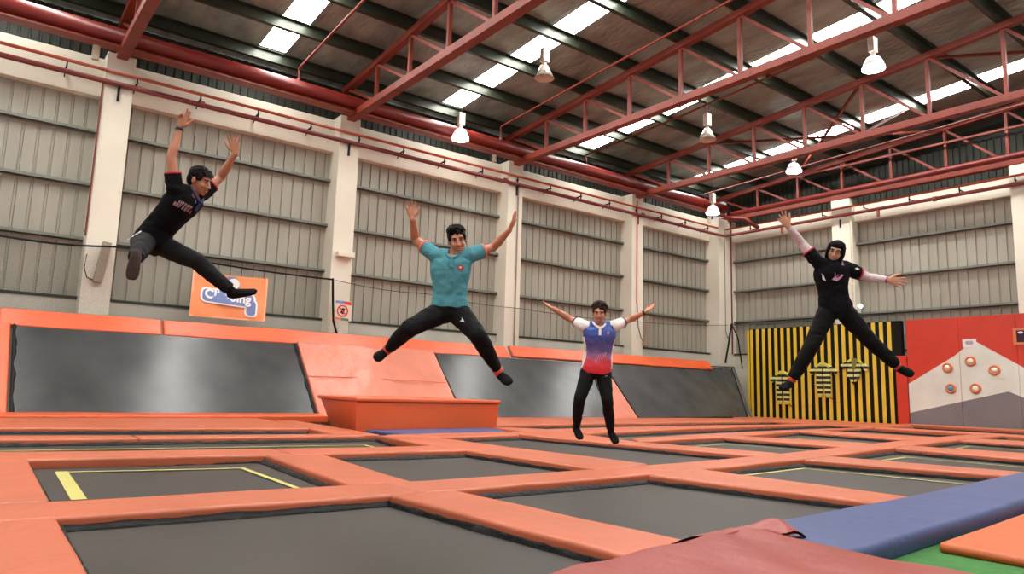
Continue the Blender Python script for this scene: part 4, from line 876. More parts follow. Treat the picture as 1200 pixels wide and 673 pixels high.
# ------------------------------------------------------------------ people (joints in world metres)
PEOPLE = {
    'teal': {'pelvis': (-5.396, 3.421, 1.55), 'waist': (-5.382, 3.405, 1.693), 'chest': (-5.355, 3.386, 1.918), 'neck': (-5.33, 3.39, 2.038), 'head': (-5.279, 3.396, 2.155), 'shR': (-5.427, 3.264, 2.034), 'elR': (-5.606, 3.159, 2.184), 'wrR': (-5.501, 3.06, 2.338), 'tipR': (-5.516, 3.027, 2.529), 'shL': (-5.238, 3.511, 2.043), 'elL': (-5.186, 3.723, 2.136), 'wrL': (-4.985, 3.753, 2.274), 'tipL': (-4.928, 3.767, 2.39), 'hipR': (-5.439, 3.369, 1.533), 'knR': (-5.395, 3.033, 1.368), 'anR': (-5.79, 3.025, 1.182), 'toR': (-5.697, 2.882, 1.105), 'hipL': (-5.351, 3.483, 1.537), 'knL': (-5.034, 3.484, 1.319), 'anL': (-5.117, 3.783, 1.013), 'toL': (-4.934, 3.76, 0.932), 'face': (-5.035, 3.266, 2.088), 'up': (-5.269, 3.355, 2.309)},
    'left': {'pelvis': (-6.839, 1.235, 2.067), 'waist': (-6.782, 1.281, 2.188), 'chest': (-6.643, 1.411, 2.408), 'neck': (-6.618, 1.488, 2.502), 'head': (-6.576, 1.519, 2.6), 'shR': (-6.524, 1.314, 2.486), 'elR': (-6.497, 1.254, 2.746), 'wrR': (-6.489, 1.3, 3.014), 'tipR': (-6.437, 1.327, 3.183), 'shL': (-6.712, 1.588, 2.541), 'elL': (-6.725, 1.728, 2.716), 'wrL': (-6.543, 1.787, 2.911), 'tipL': (-6.512, 1.752, 3.088), 'hipR': (-6.809, 1.163, 2.044), 'knR': (-6.4, 1.08, 1.921), 'anR': (-6.059, 0.995, 1.774), 'toR': (-6.006, 0.973, 1.601), 'hipL': (-6.903, 1.304, 2.057), 'knL': (-6.563, 1.557, 1.886), 'anL': (-6.51, 1.849, 1.659), 'toL': (-6.331, 2.0, 1.658), 'face': (-6.405, 1.695, 2.522), 'up': (-6.596, 1.475, 2.743)},
    'blue': {'pelvis': (-5.961, 5.782, 1.133), 'waist': (-5.935, 5.781, 1.278), 'chest': (-5.905, 5.762, 1.519), 'neck': (-5.894, 5.749, 1.634), 'head': (-5.865, 5.725, 1.757), 'shR': (-5.996, 5.619, 1.619), 'elR': (-6.215, 5.593, 1.709), 'wrR': (-6.271, 5.378, 1.813), 'tipR': (-6.321, 5.264, 1.875), 'shL': (-5.789, 5.889, 1.629), 'elL': (-5.799, 6.137, 1.719), 'wrL': (-5.617, 6.206, 1.803), 'tipL': (-5.515, 6.27, 1.885), 'hipR': (-6.016, 5.715, 1.112), 'knR': (-6.007, 5.569, 0.792), 'anR': (-6.185, 5.694, 0.481), 'toR': (-6.087, 5.665, 0.373), 'hipL': (-5.915, 5.846, 1.116), 'knL': (-5.818, 5.815, 0.801), 'anL': (-5.928, 5.991, 0.446), 'toL': (-5.836, 5.968, 0.348), 'face': (-5.639, 5.486, 1.692), 'up': (-5.819, 5.683, 1.973)},
    'woman': {'pelvis': (-3.876, 7.191, 1.807), 'waist': (-3.877, 7.153, 1.955), 'chest': (-3.869, 7.116, 2.157), 'neck': (-3.851, 7.109, 2.28), 'head': (-3.804, 7.097, 2.381), 'shR': (-3.938, 6.996, 2.276), 'elR': (-4.053, 6.878, 2.484), 'wrR': (-4.064, 6.664, 2.624), 'tipR': (-4.088, 6.553, 2.745), 'shL': (-3.77, 7.228, 2.232), 'elL': (-3.663, 7.471, 2.151), 'wrL': (-3.479, 7.506, 2.108), 'tipL': (-3.346, 7.657, 2.068), 'hipR': (-3.927, 7.13, 1.778), 'knR': (-4.028, 6.956, 1.398), 'anR': (-4.23, 6.908, 1.046), 'toR': (-4.228, 6.729, 0.971), 'hipL': (-3.824, 7.264, 1.783), 'knL': (-3.647, 7.437, 1.477), 'anL': (-3.539, 7.772, 1.228), 'toL': (-3.409, 7.759, 1.157), 'face': (-3.663, 6.768, 2.297), 'up': (-3.764, 7.155, 2.565)},
}
M['skin'] = mat('skin', rgb(196, 138, 108), 0.5, 0, 0.05, 30, 0.06, 9)
M['skin2'] = mat('skin_warm', rgb(184, 122, 92), 0.5, 0, 0.05, 30, 0.06, 9)
M['skin3'] = mat('skin_light', rgb(206, 152, 122), 0.5, 0, 0.05, 30, 0.06, 9)
M['hair'] = mat('black_hair', rgb(16, 13, 11), 0.6, 0, 0.8, 60, 0.2, 20, spec=0.15)
M['hair2'] = mat('dark_brown_hair', rgb(46, 32, 24), 0.6, 0, 0.8, 60, 0.25, 20, spec=0.15)
M['eyew'] = mat('eye_white', rgb(226, 218, 208), 0.3); M['iris'] = mat('iris_dark', rgb(26, 18, 14), 0.2); M['lip'] = mat('lips', rgb(150, 76, 66), 0.45); M['teeth'] = mat('teeth', rgb(236, 228, 214), 0.35)
M['teal'] = mat('teal_cotton', rgb(80, 142, 152), 0.8, 0, 0.5, 7, 0.08, 5)
M['pants'] = mat('black_jersey', rgb(16, 15, 16), 0.8, 0, 0.5, 8, 0.1, 6)
M['pants2'] = mat('charcoal_jersey', rgb(24, 24, 24), 0.8, 0, 0.5, 8, 0.1, 6)
M['blackt'] = mat('black_cotton', rgb(12, 12, 15), 0.85, 0, 0.5, 8, 0.1, 6)
M['sock'] = mat('black_sock', rgb(14, 13, 14), 0.9, 0, 0.3, 30); M['sockb'] = mat('brown_black_sock', rgb(52, 34, 30), 0.9, 0, 0.3, 30)
M['coral'] = mat('coral_trim', rgb(226, 112, 96), 0.7); M['navy'] = mat('navy_trim', rgb(44, 42, 84), 0.7); M['whitec'] = mat('white_fabric', rgb(226, 214, 208), 0.75, 0, 0.4, 8)
M['sleevew'] = mat('pale_arm_sleeve', rgb(214, 198, 200), 0.75, 0, 0.4, 14); M['pink'] = mat('pink_print', rgb(206, 150, 176), 0.7); M['pinkgrey'] = mat('pink_grey_print', rgb(176, 138, 146), 0.7); M['purple'] = mat('purple_print', rgb(170, 96, 190), 0.7)
M['whitep'] = mat('white_print', rgb(226, 220, 220), 0.7); M['redtrim'] = mat('red_trim', rgb(190, 50, 74), 0.7); M['watch'] = mat('dark_watch', rgb(34, 32, 30), 0.4); M['mark'] = mat('sock_band', rgb(206, 78, 58), 0.7)
for k_ in ('pants', 'pants2', 'blackt', 'sock', 'teal', 'whitec'): M[k_].node_tree.nodes['Principled BSDF'].inputs['Specular IOR Level'].default_value = 0.15
def gradient_mat():
    m = bpy.data.materials.new('blue_to_red_jersey'); m.use_nodes = True; nt = m.node_tree; b_ = nt.nodes['Principled BSDF']; b_.inputs['Roughness'].default_value = 0.55
    tc = nt.nodes.new('ShaderNodeTexCoord'); sx = nt.nodes.new('ShaderNodeSeparateXYZ'); nz = nt.nodes.new('ShaderNodeTexNoise'); nz.inputs['Scale'].default_value = 18; nz.inputs['Detail'].default_value = 6
    nt.links.new(tc.outputs['Object'], sx.inputs[0]); nt.links.new(tc.outputs['Object'], nz.inputs['Vector'])
    ma = nt.nodes.new('ShaderNodeMath'); ma.operation = 'MULTIPLY_ADD'; ma.inputs[1].default_value = 0.16; nt.links.new(nz.outputs['Fac'], ma.inputs[0]); nt.links.new(sx.outputs['Z'], ma.inputs[2])
    mr = nt.nodes.new('ShaderNodeMapRange'); mr.inputs['From Min'].default_value = 0.80; mr.inputs['From Max'].default_value = 1.38; nt.links.new(ma.outputs[0], mr.inputs['Value'])
    r = nt.nodes.new('ShaderNodeValToRGB'); el = r.color_ramp.elements; el[0].color = rgb(206, 36, 44); el[0].position = 0.2; el[1].color = rgb(54, 78, 156); el[1].position = 0.85
    for p_, c_ in ((0.33, rgb(196, 60, 78)), (0.42, rgb(150, 106, 146)), (0.52, rgb(92, 76, 128)), (0.68, rgb(66, 62, 122))): e_ = el.new(p_); e_.color = c_
    nt.links.new(mr.outputs[0], r.inputs[0]); nt.links.new(r.outputs[0], b_.inputs['Base Color'])
    bp = nt.nodes.new('ShaderNodeBump'); bp.inputs['Strength'].default_value = 0.4; bp.inputs['Distance'].default_value = 0.05; n2 = nt.nodes.new('ShaderNodeTexNoise'); n2.inputs['Scale'].default_value = 7
    nt.links.new(tc.outputs['Object'], n2.inputs['Vector']); nt.links.new(n2.outputs['Fac'], bp.inputs['Height']); nt.links.new(bp.outputs[0], b_.inputs['Normal']); return m
M['grad'] = gradient_mat()

def voxel(mb, name, mt, parent, vox=0.009, it=4, wr=0.0, wf=11.0, post=None, origin=None):
    o = mb.build(name, mt, parent, origin=origin)
    r = o.modifiers.new('r', 'REMESH'); r.mode = 'VOXEL'; r.voxel_size = vox; r.use_smooth_shade = True
    if it: s = o.modifiers.new('s', 'SMOOTH'); s.factor = 0.5; s.iterations = it
    dg = bpy.context.evaluated_depsgraph_get(); me = bpy.data.meshes.new_from_object(o.evaluated_get(dg)); old = o.data
    o.modifiers.clear(); o.data = me; bpy.data.meshes.remove(old); me.name = name
    off = wloc(o)
    if wr or post:
        nn = [v.normal.copy() for v in me.vertices]
        for v, n_ in zip(me.vertices, nn):
            p = v.co + off
            if wr:
                q = p * wf; a = noise.noise(q + Vector((0, 0, 3 * noise.noise(q * 0.5)))) ; b2 = noise.noise(q * 2.3 + Vector((9, 4, 1)))
                p = p + n_ * (wr * (a * 0.9 + 0.4 * b2))
            if post: p = post(p, n_)
            v.co = p - off
    for p in me.polygons: p.use_smooth = True
    if not me.materials: me.materials.append(mt)
    return o
def loft(mb, rings, n=20, pw=2.4):
    # rings: (centre, X axis, Y axis, hw, hd)
    vs = []; fs = []
    for c, X, Y, hw, hd in rings:
        for k in range(n):
            a = 2 * PI * k / n; ca, sa = math.cos(a), math.sin(a)
            ex = math.copysign(abs(ca) ** (2 / pw), ca); ey = math.copysign(abs(sa) ** (2 / pw), sa)
            vs.append(c + X * (hw * ex) + Y * (hd * ey))
    m_ = len(rings)
    for i in range(m_ - 1):
        for k in range(n): fs.append((i * n + k, i * n + (k + 1) % n, (i + 1) * n + (k + 1) % n, (i + 1) * n + k))
    fs.append(tuple(range(n - 1, -1, -1))); fs.append(tuple((m_ - 1) * n + k for k in range(n)))
    return mb.add(vs, fs)
def ball(mb, c, r): return mb.ell(c, r, r, r, n=14, m=9)
def limb(mb, pts, rs, ends=True):
    mb.tube(pts, rs, 16)
    for p, r in zip(pts, rs):
        if ends or (p is not pts[0] and p is not pts[-1]): ball(mb, p, r * 0.995)
    return mb
def mids(a, b, ts): return [a.lerp(b, t) for t in ts]

def hand(mb, wr, tip, pn, thumb, spread=0.22, curl=0.12, s=1.0, curls=None):
    d = (tip - wr).normalized(); pn = (pn - d * pn.dot(d)).normalized(); sd = d.cross(pn).normalized() * thumb   # sd points to the thumb side
    L = 0.185 * s
    loft(mb, [(wr - d * 0.02, sd, pn, 0.028 * s, 0.021 * s), (wr + d * 0.015, sd, pn, 0.029 * s, 0.018 * s), (wr + d * 0.05 * s, sd, pn, 0.038 * s, 0.017 * s), (wr + d * 0.085 * s, sd, pn, 0.043 * s, 0.014 * s), (wr + d * 0.1 * s, sd, pn, 0.038 * s, 0.010 * s)], 14, 2.2)
    for i, (ln, off) in enumerate(((0.072, 0.030), (0.082, 0.0105), (0.076, -0.0095), (0.060, -0.029))):
        a = spread * (1.3 - i * 0.87); c_ = curl if curls is None else curls[i]
        p = wr + d * (0.088 - 0.006 * abs(i - 1)) * s + sd * off * s; v = (d * math.cos(a) + sd * math.sin(a)).normalized(); pts = [p]; ang = 0
        for f in (0.45, 0.3, 0.25):
            ang += c_; v2 = (v * math.cos(ang) + pn * math.sin(ang)).normalized(); pts.append(pts[-1] + v2 * ln * f * s)
        r = 0.0092 * s; limb(mb, pts, [r, r * 0.97, r * 0.9, r * 0.78])
    p = wr + d * 0.03 * s + sd * 0.026 * s; a = 0.85; v = (d * math.cos(a) + sd * math.sin(a)).normalized(); v2 = (d * math.cos(a * .6) + sd * math.sin(a * .6)).normalized()
    limb(mb, [p, p + v * 0.035 * s, p + v * 0.035 * s + v2 * 0.03 * s, p + v * 0.035 * s + v2 * 0.052 * s], [0.015 * s, 0.0125 * s, 0.0105 * s, 0.0085 * s])
def foot_pts(kn, an, to):
    d = (to - an); L = max(0.17, d.length); d.normalize(); sh = (an - kn).normalized()
    dn = sh - d * sh.dot(d); dn = dn.normalized() if dn.length > .15 else Vector((0, 0, -1))
    return d, dn, [an + dn * 0.035 - d * 0.045, an + dn * 0.03 + d * 0.02, an + dn * 0.02 + d * L * 0.6, an + dn * 0.012 + d * L]
def foot(mb, kn, an, to, e=0.0):
    d, dn, p = foot_pts(kn, an, to); sd = d.cross(dn).normalized()
    loft(mb, [(p[0], sd, dn, .022 + e, .022 + e), (p[0] + d * .02, sd, dn, .033 + e, .034 + e), (p[1], sd, dn, .036 + e, .042 + e), (p[2], sd, dn, .043 + e, .026 + e), (p[3] - d * .03, sd, dn, .041 + e, .019 + e), (p[3] + d * .003, sd, dn, .026 + e, .012 + e)], 16, 2.2)
    ball(mb, an + dn * 0.005, 0.037 + e)

def person(key, label, cfg):
    J = {k: Vector(v) for k, v in PEOPLE[key].items()}
    up = (J['neck'] - J['pelvis']).normalized(); ws = (J['shL'] - J['shR']); ws = (ws - up * ws.dot(up)).normalized(); wh = (J['hipL'] - J['hipR']); wh = (wh - up * wh.dot(up)).normalized() if cfg.get('hipaxis', True) else ws
    wh = (wh * 0.6 + ws * 0.4).normalized(); fs_ = ws.cross(up); fh = wh.cross(up)
    base = Vector((J['pelvis'].x, J['pelvis'].y, min(J['toR'].z, J['toL'].z) - 0.03)); hz = (J['face'] - J['head']).normalized(); hy = (J['up'] - J['head']); hy = (hy - hz * hy.dot(hz)).normalized(); hx = hy.cross(hz)
    S = cfg.get('hs', 1.0); H0 = J['head']
    def hp(x, y, z): return H0 + (hx * x + hy * y + hz * z) * S
    B = cfg.get('build', 1.0)
    def spine(e, lo, hi, top=True, wm=1.0):
        pel, wa, ch, nk = J['pelvis'], J['waist'], J['chest'], J['neck']
        allr = [(-0.10, pel - up * 0.10, wh, fh, .10, .085), (-0.04, pel - up * 0.04, wh, fh, .150, .105), (0.04, pel + up * .04, wh, fh, .155, .105), (0.16, wa, (wh + ws).normalized(), (fh + fs_).normalized(), .132, .092),
                (0.28, wa.lerp(ch, .55), ws, fs_, .145, .10), (0.40, ch, ws, fs_, .165, .108), (0.47, ch.lerp(nk, .55), ws, fs_, .165, .095), (0.505, ch.lerp(nk, .85), ws, fs_, .125, .075), (0.53, nk, ws, fs_, .068, .062)]
        return [(c, X, Y, (hw * wm) * B + e, hd * B + e) for t, c, X, Y, hw, hd in allr if lo <= t <= hi]
    # ---- body: one continuous surface
    mb = MB(); loft(mb, spine(0, -1, 1), 20, 2.3)
    limb(mb, [J['neck'] - up * .03, J['neck'].lerp(hp(0, -.05, -.01), .6), hp(0, -.03, -.015)], [.056, .052, .054])
    for s_ in 'RL':
        sh, el, wr, tip, hip, kn, an, to = (J[k + s_] for k in ('sh', 'el', 'wr', 'tip', 'hip', 'kn', 'an', 'to'))
        inn = J['chest'].lerp(J['neck'], .6)
        limb(mb, [inn.lerp(sh, .45), sh, sh.lerp(el, .35), el], [.062, .056, .046, .037]); limb(mb, [el, el.lerp(wr, .3), wr.lerp(el, .25), wr], [.038, .041, .030, .025])
        hd = cfg['hand' + s_]; hand(mb, wr, tip, Vector(hd['pn']), hd['thumb'], hd.get('spread', .22), hd.get('curl', .12), cfg.get('hands', 1.0), hd.get('curls'))
        limb(mb, [hip, hip.lerp(kn, .4), kn], [.082, .074, .052]); limb(mb, [kn, kn.lerp(an, .35), an.lerp(kn, .2), an], [.052, .053, .036, .034]); foot(mb, kn, an, to)
    # head
    mb.ell(hp(0, .032, -.012), .074 * S, .090 * S, .092 * S, hx, hy, hz); mb.ell(hp(0, -.015, .028), .062 * S, .086 * S, .060 * S, hx, hy, hz); mb.ell(hp(0, -.062, .030), .046 * S, .044 * S, .052 * S, hx, hy, hz); mb.ell(hp(0, -.094, .062), .022 * S, .016 * S, .018 * S, hx, hy, hz)
    limb(mb, [hp(0, .022, .084), hp(0, -.005, .096), hp(0, -.026, .106)], [.008 * S, .010 * S, .013 * S]); 
    for sx in (-1, 1):
        ball(mb, hp(sx * .012, -.030, .098), .009 * S); mb.ell(hp(sx * .034, -.022, .066), .024 * S, .022 * S, .020 * S, hx, hy, hz); mb.ell(hp(sx * .028, .036, .078), .026 * S, .008 * S, .012 * S, hx, hy, hz)
        if not cfg.get('scarf'): mb.ell(hp(sx * .078, -.004, -.008), .009 * S, .030 * S, .019 * S, hx, hy, hz)
    mb.ell(hp(0, -.060, .080), .024 * S, .010 * S, .012 * S, hx, hy, hz)
    eyes = [hp(-.031, .012, .080), hp(.031, .012, .080)]
    def post(p, n_):
        for e in eyes:
            d_ = (p - e).length / (.021 * S)
            if d_ < 1: p = p - hz * (.009 * S * (1 - d_ * d_))
        return p
    body = voxel(mb, 'person', M[cfg['skin']], None, 0.0055, 3, post=post, origin=base); tag(body, label, 'person')
    def part(mb_, nm, mt, smooth=True, par=body): return mb_.build(nm, M[mt], par, smooth=smooth)
    for sx in (-1, 1):
        m = MB(); m.ell(hp(sx * .031, .011, .075), .0125 * S, .009 * S, .009 * S, hx, hy, hz); e_ = part(m, 'eye', 'eyew'); m = MB(); m.ell(hp(sx * .031 + cfg.get('gaze', 0), .010, .0825), .0060 * S, .0062 * S, .003 * S, hx, hy, hz); part(m, 'iris', 'iris', True, e_)
        m = MB(); m.tube([hp(sx * .014, .030, .091), hp(sx * .030, .036, .091), hp(sx * .050, .031, .080)], [.0036 * S, .0046 * S, .003 * S], 8); part(m, 'eyebrow', cfg.get('hair', 'hair'))
        m = MB(); m.tube([hp(sx * .017, .0135, .0845), hp(sx * .031, .0200, .0855), hp(sx * .046, .0125, .077)], .0022 * S, 6); part(m, 'eyelashes', 'iris')
    m = MB(); m.tube([hp(-.029, -.050, .080), hp(-.016, -.058, .0895), hp(0, -.060, .093), hp(.016, -.058, .0895), hp(.029, -.050, .080)], [.002 * S, .0042 * S, .005 * S, .0042 * S, .002 * S], 8); m.tube([hp(-.028, -.050, .080), hp(-.013, -.071, .086), hp(0, -.075, .0885), hp(.013, -.071, .086), hp(.028, -.050, .080)], [.002 * S, .0045 * S, .0055 * S, .0045 * S, .002 * S], 8); lips = part(m, 'lips', 'lip')
    m = MB(); m.ell(hp(0, -.066, .0845), .020 * S, .007 * S, .006 * S, hx, hy, hz); part(m, 'teeth', 'teeth', True, lips)
    # ---- hair or scarf
    rnd = random.Random(cfg.get('seed', 1)); mb = MB()
    if cfg.get('scarf'):
        mb.ell(hp(0, .004, -.026), .094 * S, .128 * S, .098 * S, hx, hy, hz, 24, 16); mb.ell(hp(0, .078, .004), .078 * S, .052 * S, .086 * S, hx, hy, hz); mb.ell(hp(0, -.10, .02), .062 * S, .03 * S, .06 * S, hx, hy, hz); [mb.ell(hp(sx * .074, 0, .02), .020 * S, .085 * S, .050 * S, hx, hy, hz) for sx in (-1, 1)]
        limb(mb, [hp(0, -.07, -.02), hp(0, -.12, .0), J['neck'] + fs_ * .01, J['neck'].lerp(J['chest'], .6) + fs_ * .045], [.085, .08, .082, .09])
        loft(mb, [(J['neck'] + up * .03, ws, fs_, .075, .075), (J['neck'] - up * .05 + fs_ * .02, ws, fs_, .135, .10), (J['neck'].lerp(J['chest'], .8) + fs_ * .03, ws, fs_, .125, .10), (J['chest'] - up * .03 + fs_ * .045, ws, fs_, .085, .085)], 20, 2)
        voxel(mb, 'headscarf', M['blackt'], body, .007, 3, .004, 16)
        m = MB()
        for sx in (-1, 1): m.lathe(hp(sx * .031, .010, .098), [(.024 * S, 0), (.024 * S, .003), (.021 * S, .003), (.021 * S, 0)], 20, axis=hz, xa=hx, ring=True)
        m.tube([hp(-.008, .013, .100), hp(.008, .013, .100)], .0016, 6)
        for sx in (-1, 1): m.tube([hp(sx * .054, .014, .098), hp(sx * .066, .014, .060)], .0016, 6)
        part(m, 'glasses', 'watch')
    else:
        hc = cfg['hairstyle']; mb.ell(hp(0, .062, -.022), .083 * S, .074 * S, .092 * S, hx, hy, hz, 20, 14); mb.ell(hp(0, .01, -.055), .074 * S, .080 * S, .060 * S, hx, hy, hz)
        for sx in (-1, 1): mb.ell(hp(sx * .068, .040, .018), .014 * S, .035 * S, .045 * S, hx, hy, hz)
        n_ = 150 if hc != 'flat' else 90
        for _ in range(n_):
            a = rnd.uniform(0, 2 * PI); t_ = rnd.uniform(0.05, 1.0) ** 0.7
            dx, dz = math.cos(a) * t_, math.sin(a) * t_; dy = math.sqrt(max(0, 1 - dx * dx - dz * dz))
            c = (dx * .080, .065 + dy * .070, -.015 + dz * .086)
            if hc == 'quiff': r = rnd.uniform(.012, .020); c = (c[0] * 1.02, c[1] + .002 + (0.006 if dz > .2 else 0), c[2] + (.006 if dz > .3 else 0))
            elif hc == 'curly': r = rnd.uniform(.011, .019); c = (c[0] * 1.06, c[1] + .006 - (.014 if dz > .75 else 0), c[2] * 1.06)
            else: r = rnd.uniform(.008, .013); c = (c[0], c[1] - .002, c[2] + (.012 if dz > .5 else 0))
            ball(mb, hp(*c), r * S)
        if hc == 'flat':
            for k in range(7): limb(mb, [hp(-.05 + k * .016, .085, .060), hp(-.055 + k * .018, .068, .092 - .0012 * (k - 3) ** 2)], [.014 * S, .007 * S])
        voxel(mb, 'hair', M[cfg.get('hair', 'hair')], body, .0055, 1, .005, 60)
    # ---- trousers
    mb = MB(); te = cfg.get('te', 0.012); loft(mb, spine(te, -1, cfg.get('waistband', 0.05)), 20, 2.3)
    tr = cfg.get('tr', (.098, .088, .070, .068, .055, .048))
    for s_ in 'RL':
        hip, kn, an = (J[k + s_] for k in ('hip', 'kn', 'an')); e = an.lerp(kn, cfg.get('cuff', .06))
        limb(mb, [hip, hip.lerp(kn, .45), kn], tr[:3]); limb(mb, [kn, kn.lerp(e, .45), e.lerp(kn, .15), e], [tr[2], tr[3], tr[4], tr[5]], ends=False); ball(mb, kn, tr[2])
    trs = voxel(mb, 'trousers', M[cfg.get('pmat', 'pants')], body, .008, 2, .009, 9)
    # ---- socks
    for s_ in 'RL':
        hip, kn, an, to = (J[k + s_] for k in ('hip', 'kn', 'an', 'to')); m = MB(); foot(m, kn, an, to, .004); m.tube([an, an.lerp(kn, .14)], [.041, .042], 14); so = voxel(m, 'sock', M[cfg.get('sockm' + s_, 'sock')], body, .006, 2)
        if cfg.get('band'): m = MB(); a_ = an.lerp(kn, .0); b_ = an.lerp(kn, .11); m.tube([a_, b_], [.0445, .0455], 16); part(m, 'ankle_band', 'mark', True, so)
    # ---- shirt
    mb = MB(); se = cfg.get('se', .016); loft(mb, spine(se, cfg.get('hem', -.06), .52, wm=cfg.get('swm', 1.0)), 22, 2.3)
    sl_ = cfg.get('sleeve', .62); sw = cfg.get('sleevew', .066); seps = None if not cfg.get('sleevemat') else []
    for s_ in 'RL':
        sh, el = J['sh' + s_], J['el' + s_]; inn = J['chest'].lerp(J['neck'], .6); tgt = mb if seps is None else MB(); e = sh.lerp(el, sl_)
        if seps is not None: limb(mb, [inn.lerp(sh, .3), inn.lerp(sh, .75)], [.072, .066]); limb(tgt, [inn.lerp(sh, .72), sh, e], [.068, .066, sw], ends=False); ball(tgt, sh, .066); seps.append((tgt, e, (el - sh).normalized()))
        else: limb(tgt, [inn.lerp(sh, .3), sh, sh.lerp(e, .5), e], [.088, .074, sw + .003, sw], ends=False); ball(tgt, sh, .074)
    shirt = voxel(mb, cfg.get('topname', 'shirt'), M[cfg['shirt']], body, .008, 2, cfg.get('swr', .008), 9)
    if seps:
        for tgt, e, d in seps: voxel(tgt, 'sleeve', M[cfg['sleevemat']], shirt, .008, 2, .005, 12)
    for s_ in 'RL':
        sh, el = J['sh' + s_], J['el' + s_]; e = sh.lerp(el, sl_); d = (el - sh).normalized(); m = MB(); m.tube([e - d * .012, e + d * .006], [sw + .003, sw + .002], 20); part(m, 'cuff', cfg['cuffm'], True, shirt)
    if cfg.get('collar'):
        nk = J['neck'] + up * .022; m = MB(); rings = []
        for k in range(20):
            a = 2 * PI * k / 20; p = nk + ws * (math.cos(a) * .077) + fs_ * (math.sin(a) * (.078 + .034 * max(0, math.sin(a)) ** 2)) - up * (.050 * max(0, math.sin(a)) ** 3)
            rings.append(p)
        rings.append(rings[0]); m.tube(rings, .013, 8); part(m, 'collar', cfg['collar'], True, shirt)
        m = MB(); m.beam(nk + fs_ * .116 - up * .05, nk + fs_ * .134 - up * .13, .028, .010, tuple(fs_)); part(m, 'placket', cfg['collar'], False, shirt)
    if cfg.get('armsleeve'):
        for s_ in 'RL':
            sh, el, wr = (J[k + s_] for k in ('sh', 'el', 'wr')); m = MB(); limb(m, [sh.lerp(el, .45), el, el.lerp(wr, .3), wr.lerp(el, .02)], [.054, .046, .046, .032], ends=False); ball(m, el, .046); voxel(m, 'arm_sleeve', M['sleevew'], body, .006, 2, .004, 22)
    for s_, mt in cfg.get('wrist', {}).items():
        wr, el = J['wr' + s_], J['el' + s_]; a_ = wr.lerp(el, -.02); b_ = wr.lerp(el, .09); m = MB(); m.tube([a_, b_], [.031, .033], 16); part(m, 'wristband', mt)
    # ---- prints: thin shapes laid on the cloth
    deps = bpy.context.evaluated_depsgraph_get(); tr_ = {}
    def bvh(o):
        if o.name not in tr_: tr_[o.name] = BVHTree.FromPolygons([v.co + wloc(o) for v in o.data.vertices], [tuple(p.vertices) for p in o.data.polygons])
        return tr_[o.name]
    def print_on(o, c, X, Y, D, polys, mt, nm='print', off=.003):
        # D: direction from outside towards the cloth
        t = bvh(o); m = MB()
        for pl in polys:
            vs = []
            cx = sum(p[0] for p in pl) / len(pl); cy = sum(p[1] for p in pl) / len(pl); fine = []
            for i in range(len(pl)):
                a_, b_ = pl[i], pl[(i + 1) % len(pl)]; k_ = max(1, int(math.hypot(b_[0] - a_[0], b_[1] - a_[1]) / .02))
                for q in range(k_): fine.append((a_[0] + (b_[0] - a_[0]) * q / k_, a_[1] + (b_[1] - a_[1]) * q / k_))
            pts = [(cx, cy)] + fine
            for (x, y) in pts:
                org = c + X * x + Y * y - D * .5; h = t.ray_cast(org, D)
                vs.append((h[0] - D * off) if h[0] is not None else c + X * x + Y * y)
            n_ = len(vs); lo = [v + D * .006 for v in vs]; f = [(0, i, i % (n_ - 1) + 1) for i in range(1, n_)]
            f += [tuple(a_ + n_ for a_ in q[::-1]) for q in f] + [(i, n_ + i, n_ + i % (n_ - 1) + 1, i % (n_ - 1) + 1) for i in range(1, n_)]
            m.add(vs + lo, f)
        return part(m, nm, mt, False, o)
    return dict(J=J, up=up, ws=ws, fs=fs_, wh=wh, fh=fh, shirt=shirt, trousers=trs, body=body, pr=print_on)
camv = lambda p: (Vector((0, 0, .85)) - Vector(p)).normalized()
TC = tuple(camv((-5.3, 3.4, 2)))

# teal shirt jumper
P_ = person('teal', 'person in a teal polo and black trousers leaping wide with both arms up', dict(skin='skin2', shirt='teal', cuffm='coral', hairstyle='quiff', seed=3, hs=1.0, band=True, collar='teal', hem=-.05, cuff=.13, swr=.010, sleeve=.55, se=.02, swm=1.0,
    handR=dict(pn=TC, thumb=1, spread=.2), handL=dict(pn=(-.6, -.5, .1), thumb=-1, spread=.05), te=.030, waistband=.05, tr=(.108, .096, .076, .070, .055, .047)))
D = -P_['fs']; cc = P_['J']['chest']
P_['pr'](P_['shirt'], cc, P_['ws'], P_['up'], D, [[(.07, .03), (.10, .035), (.125, .02), (.12, -.005), (.09, -.015), (.07, .005)]], 'redtrim', 'chest_badge')
P_['pr'](P_['shirt'], cc, P_['ws'], P_['up'], D, [[(.085, .022), (.105, .022), (.105, .008), (.085, .008)]], 'whitep', 'chest_badge', .006)
P_['pr'](P_['trousers'], P_['J']['hipL'], P_['wh'], P_['up'], -P_['fh'], [[(.035, -.07), (.05, -.035), (.075, -.068)]], 'whitep', 'hip_mark')
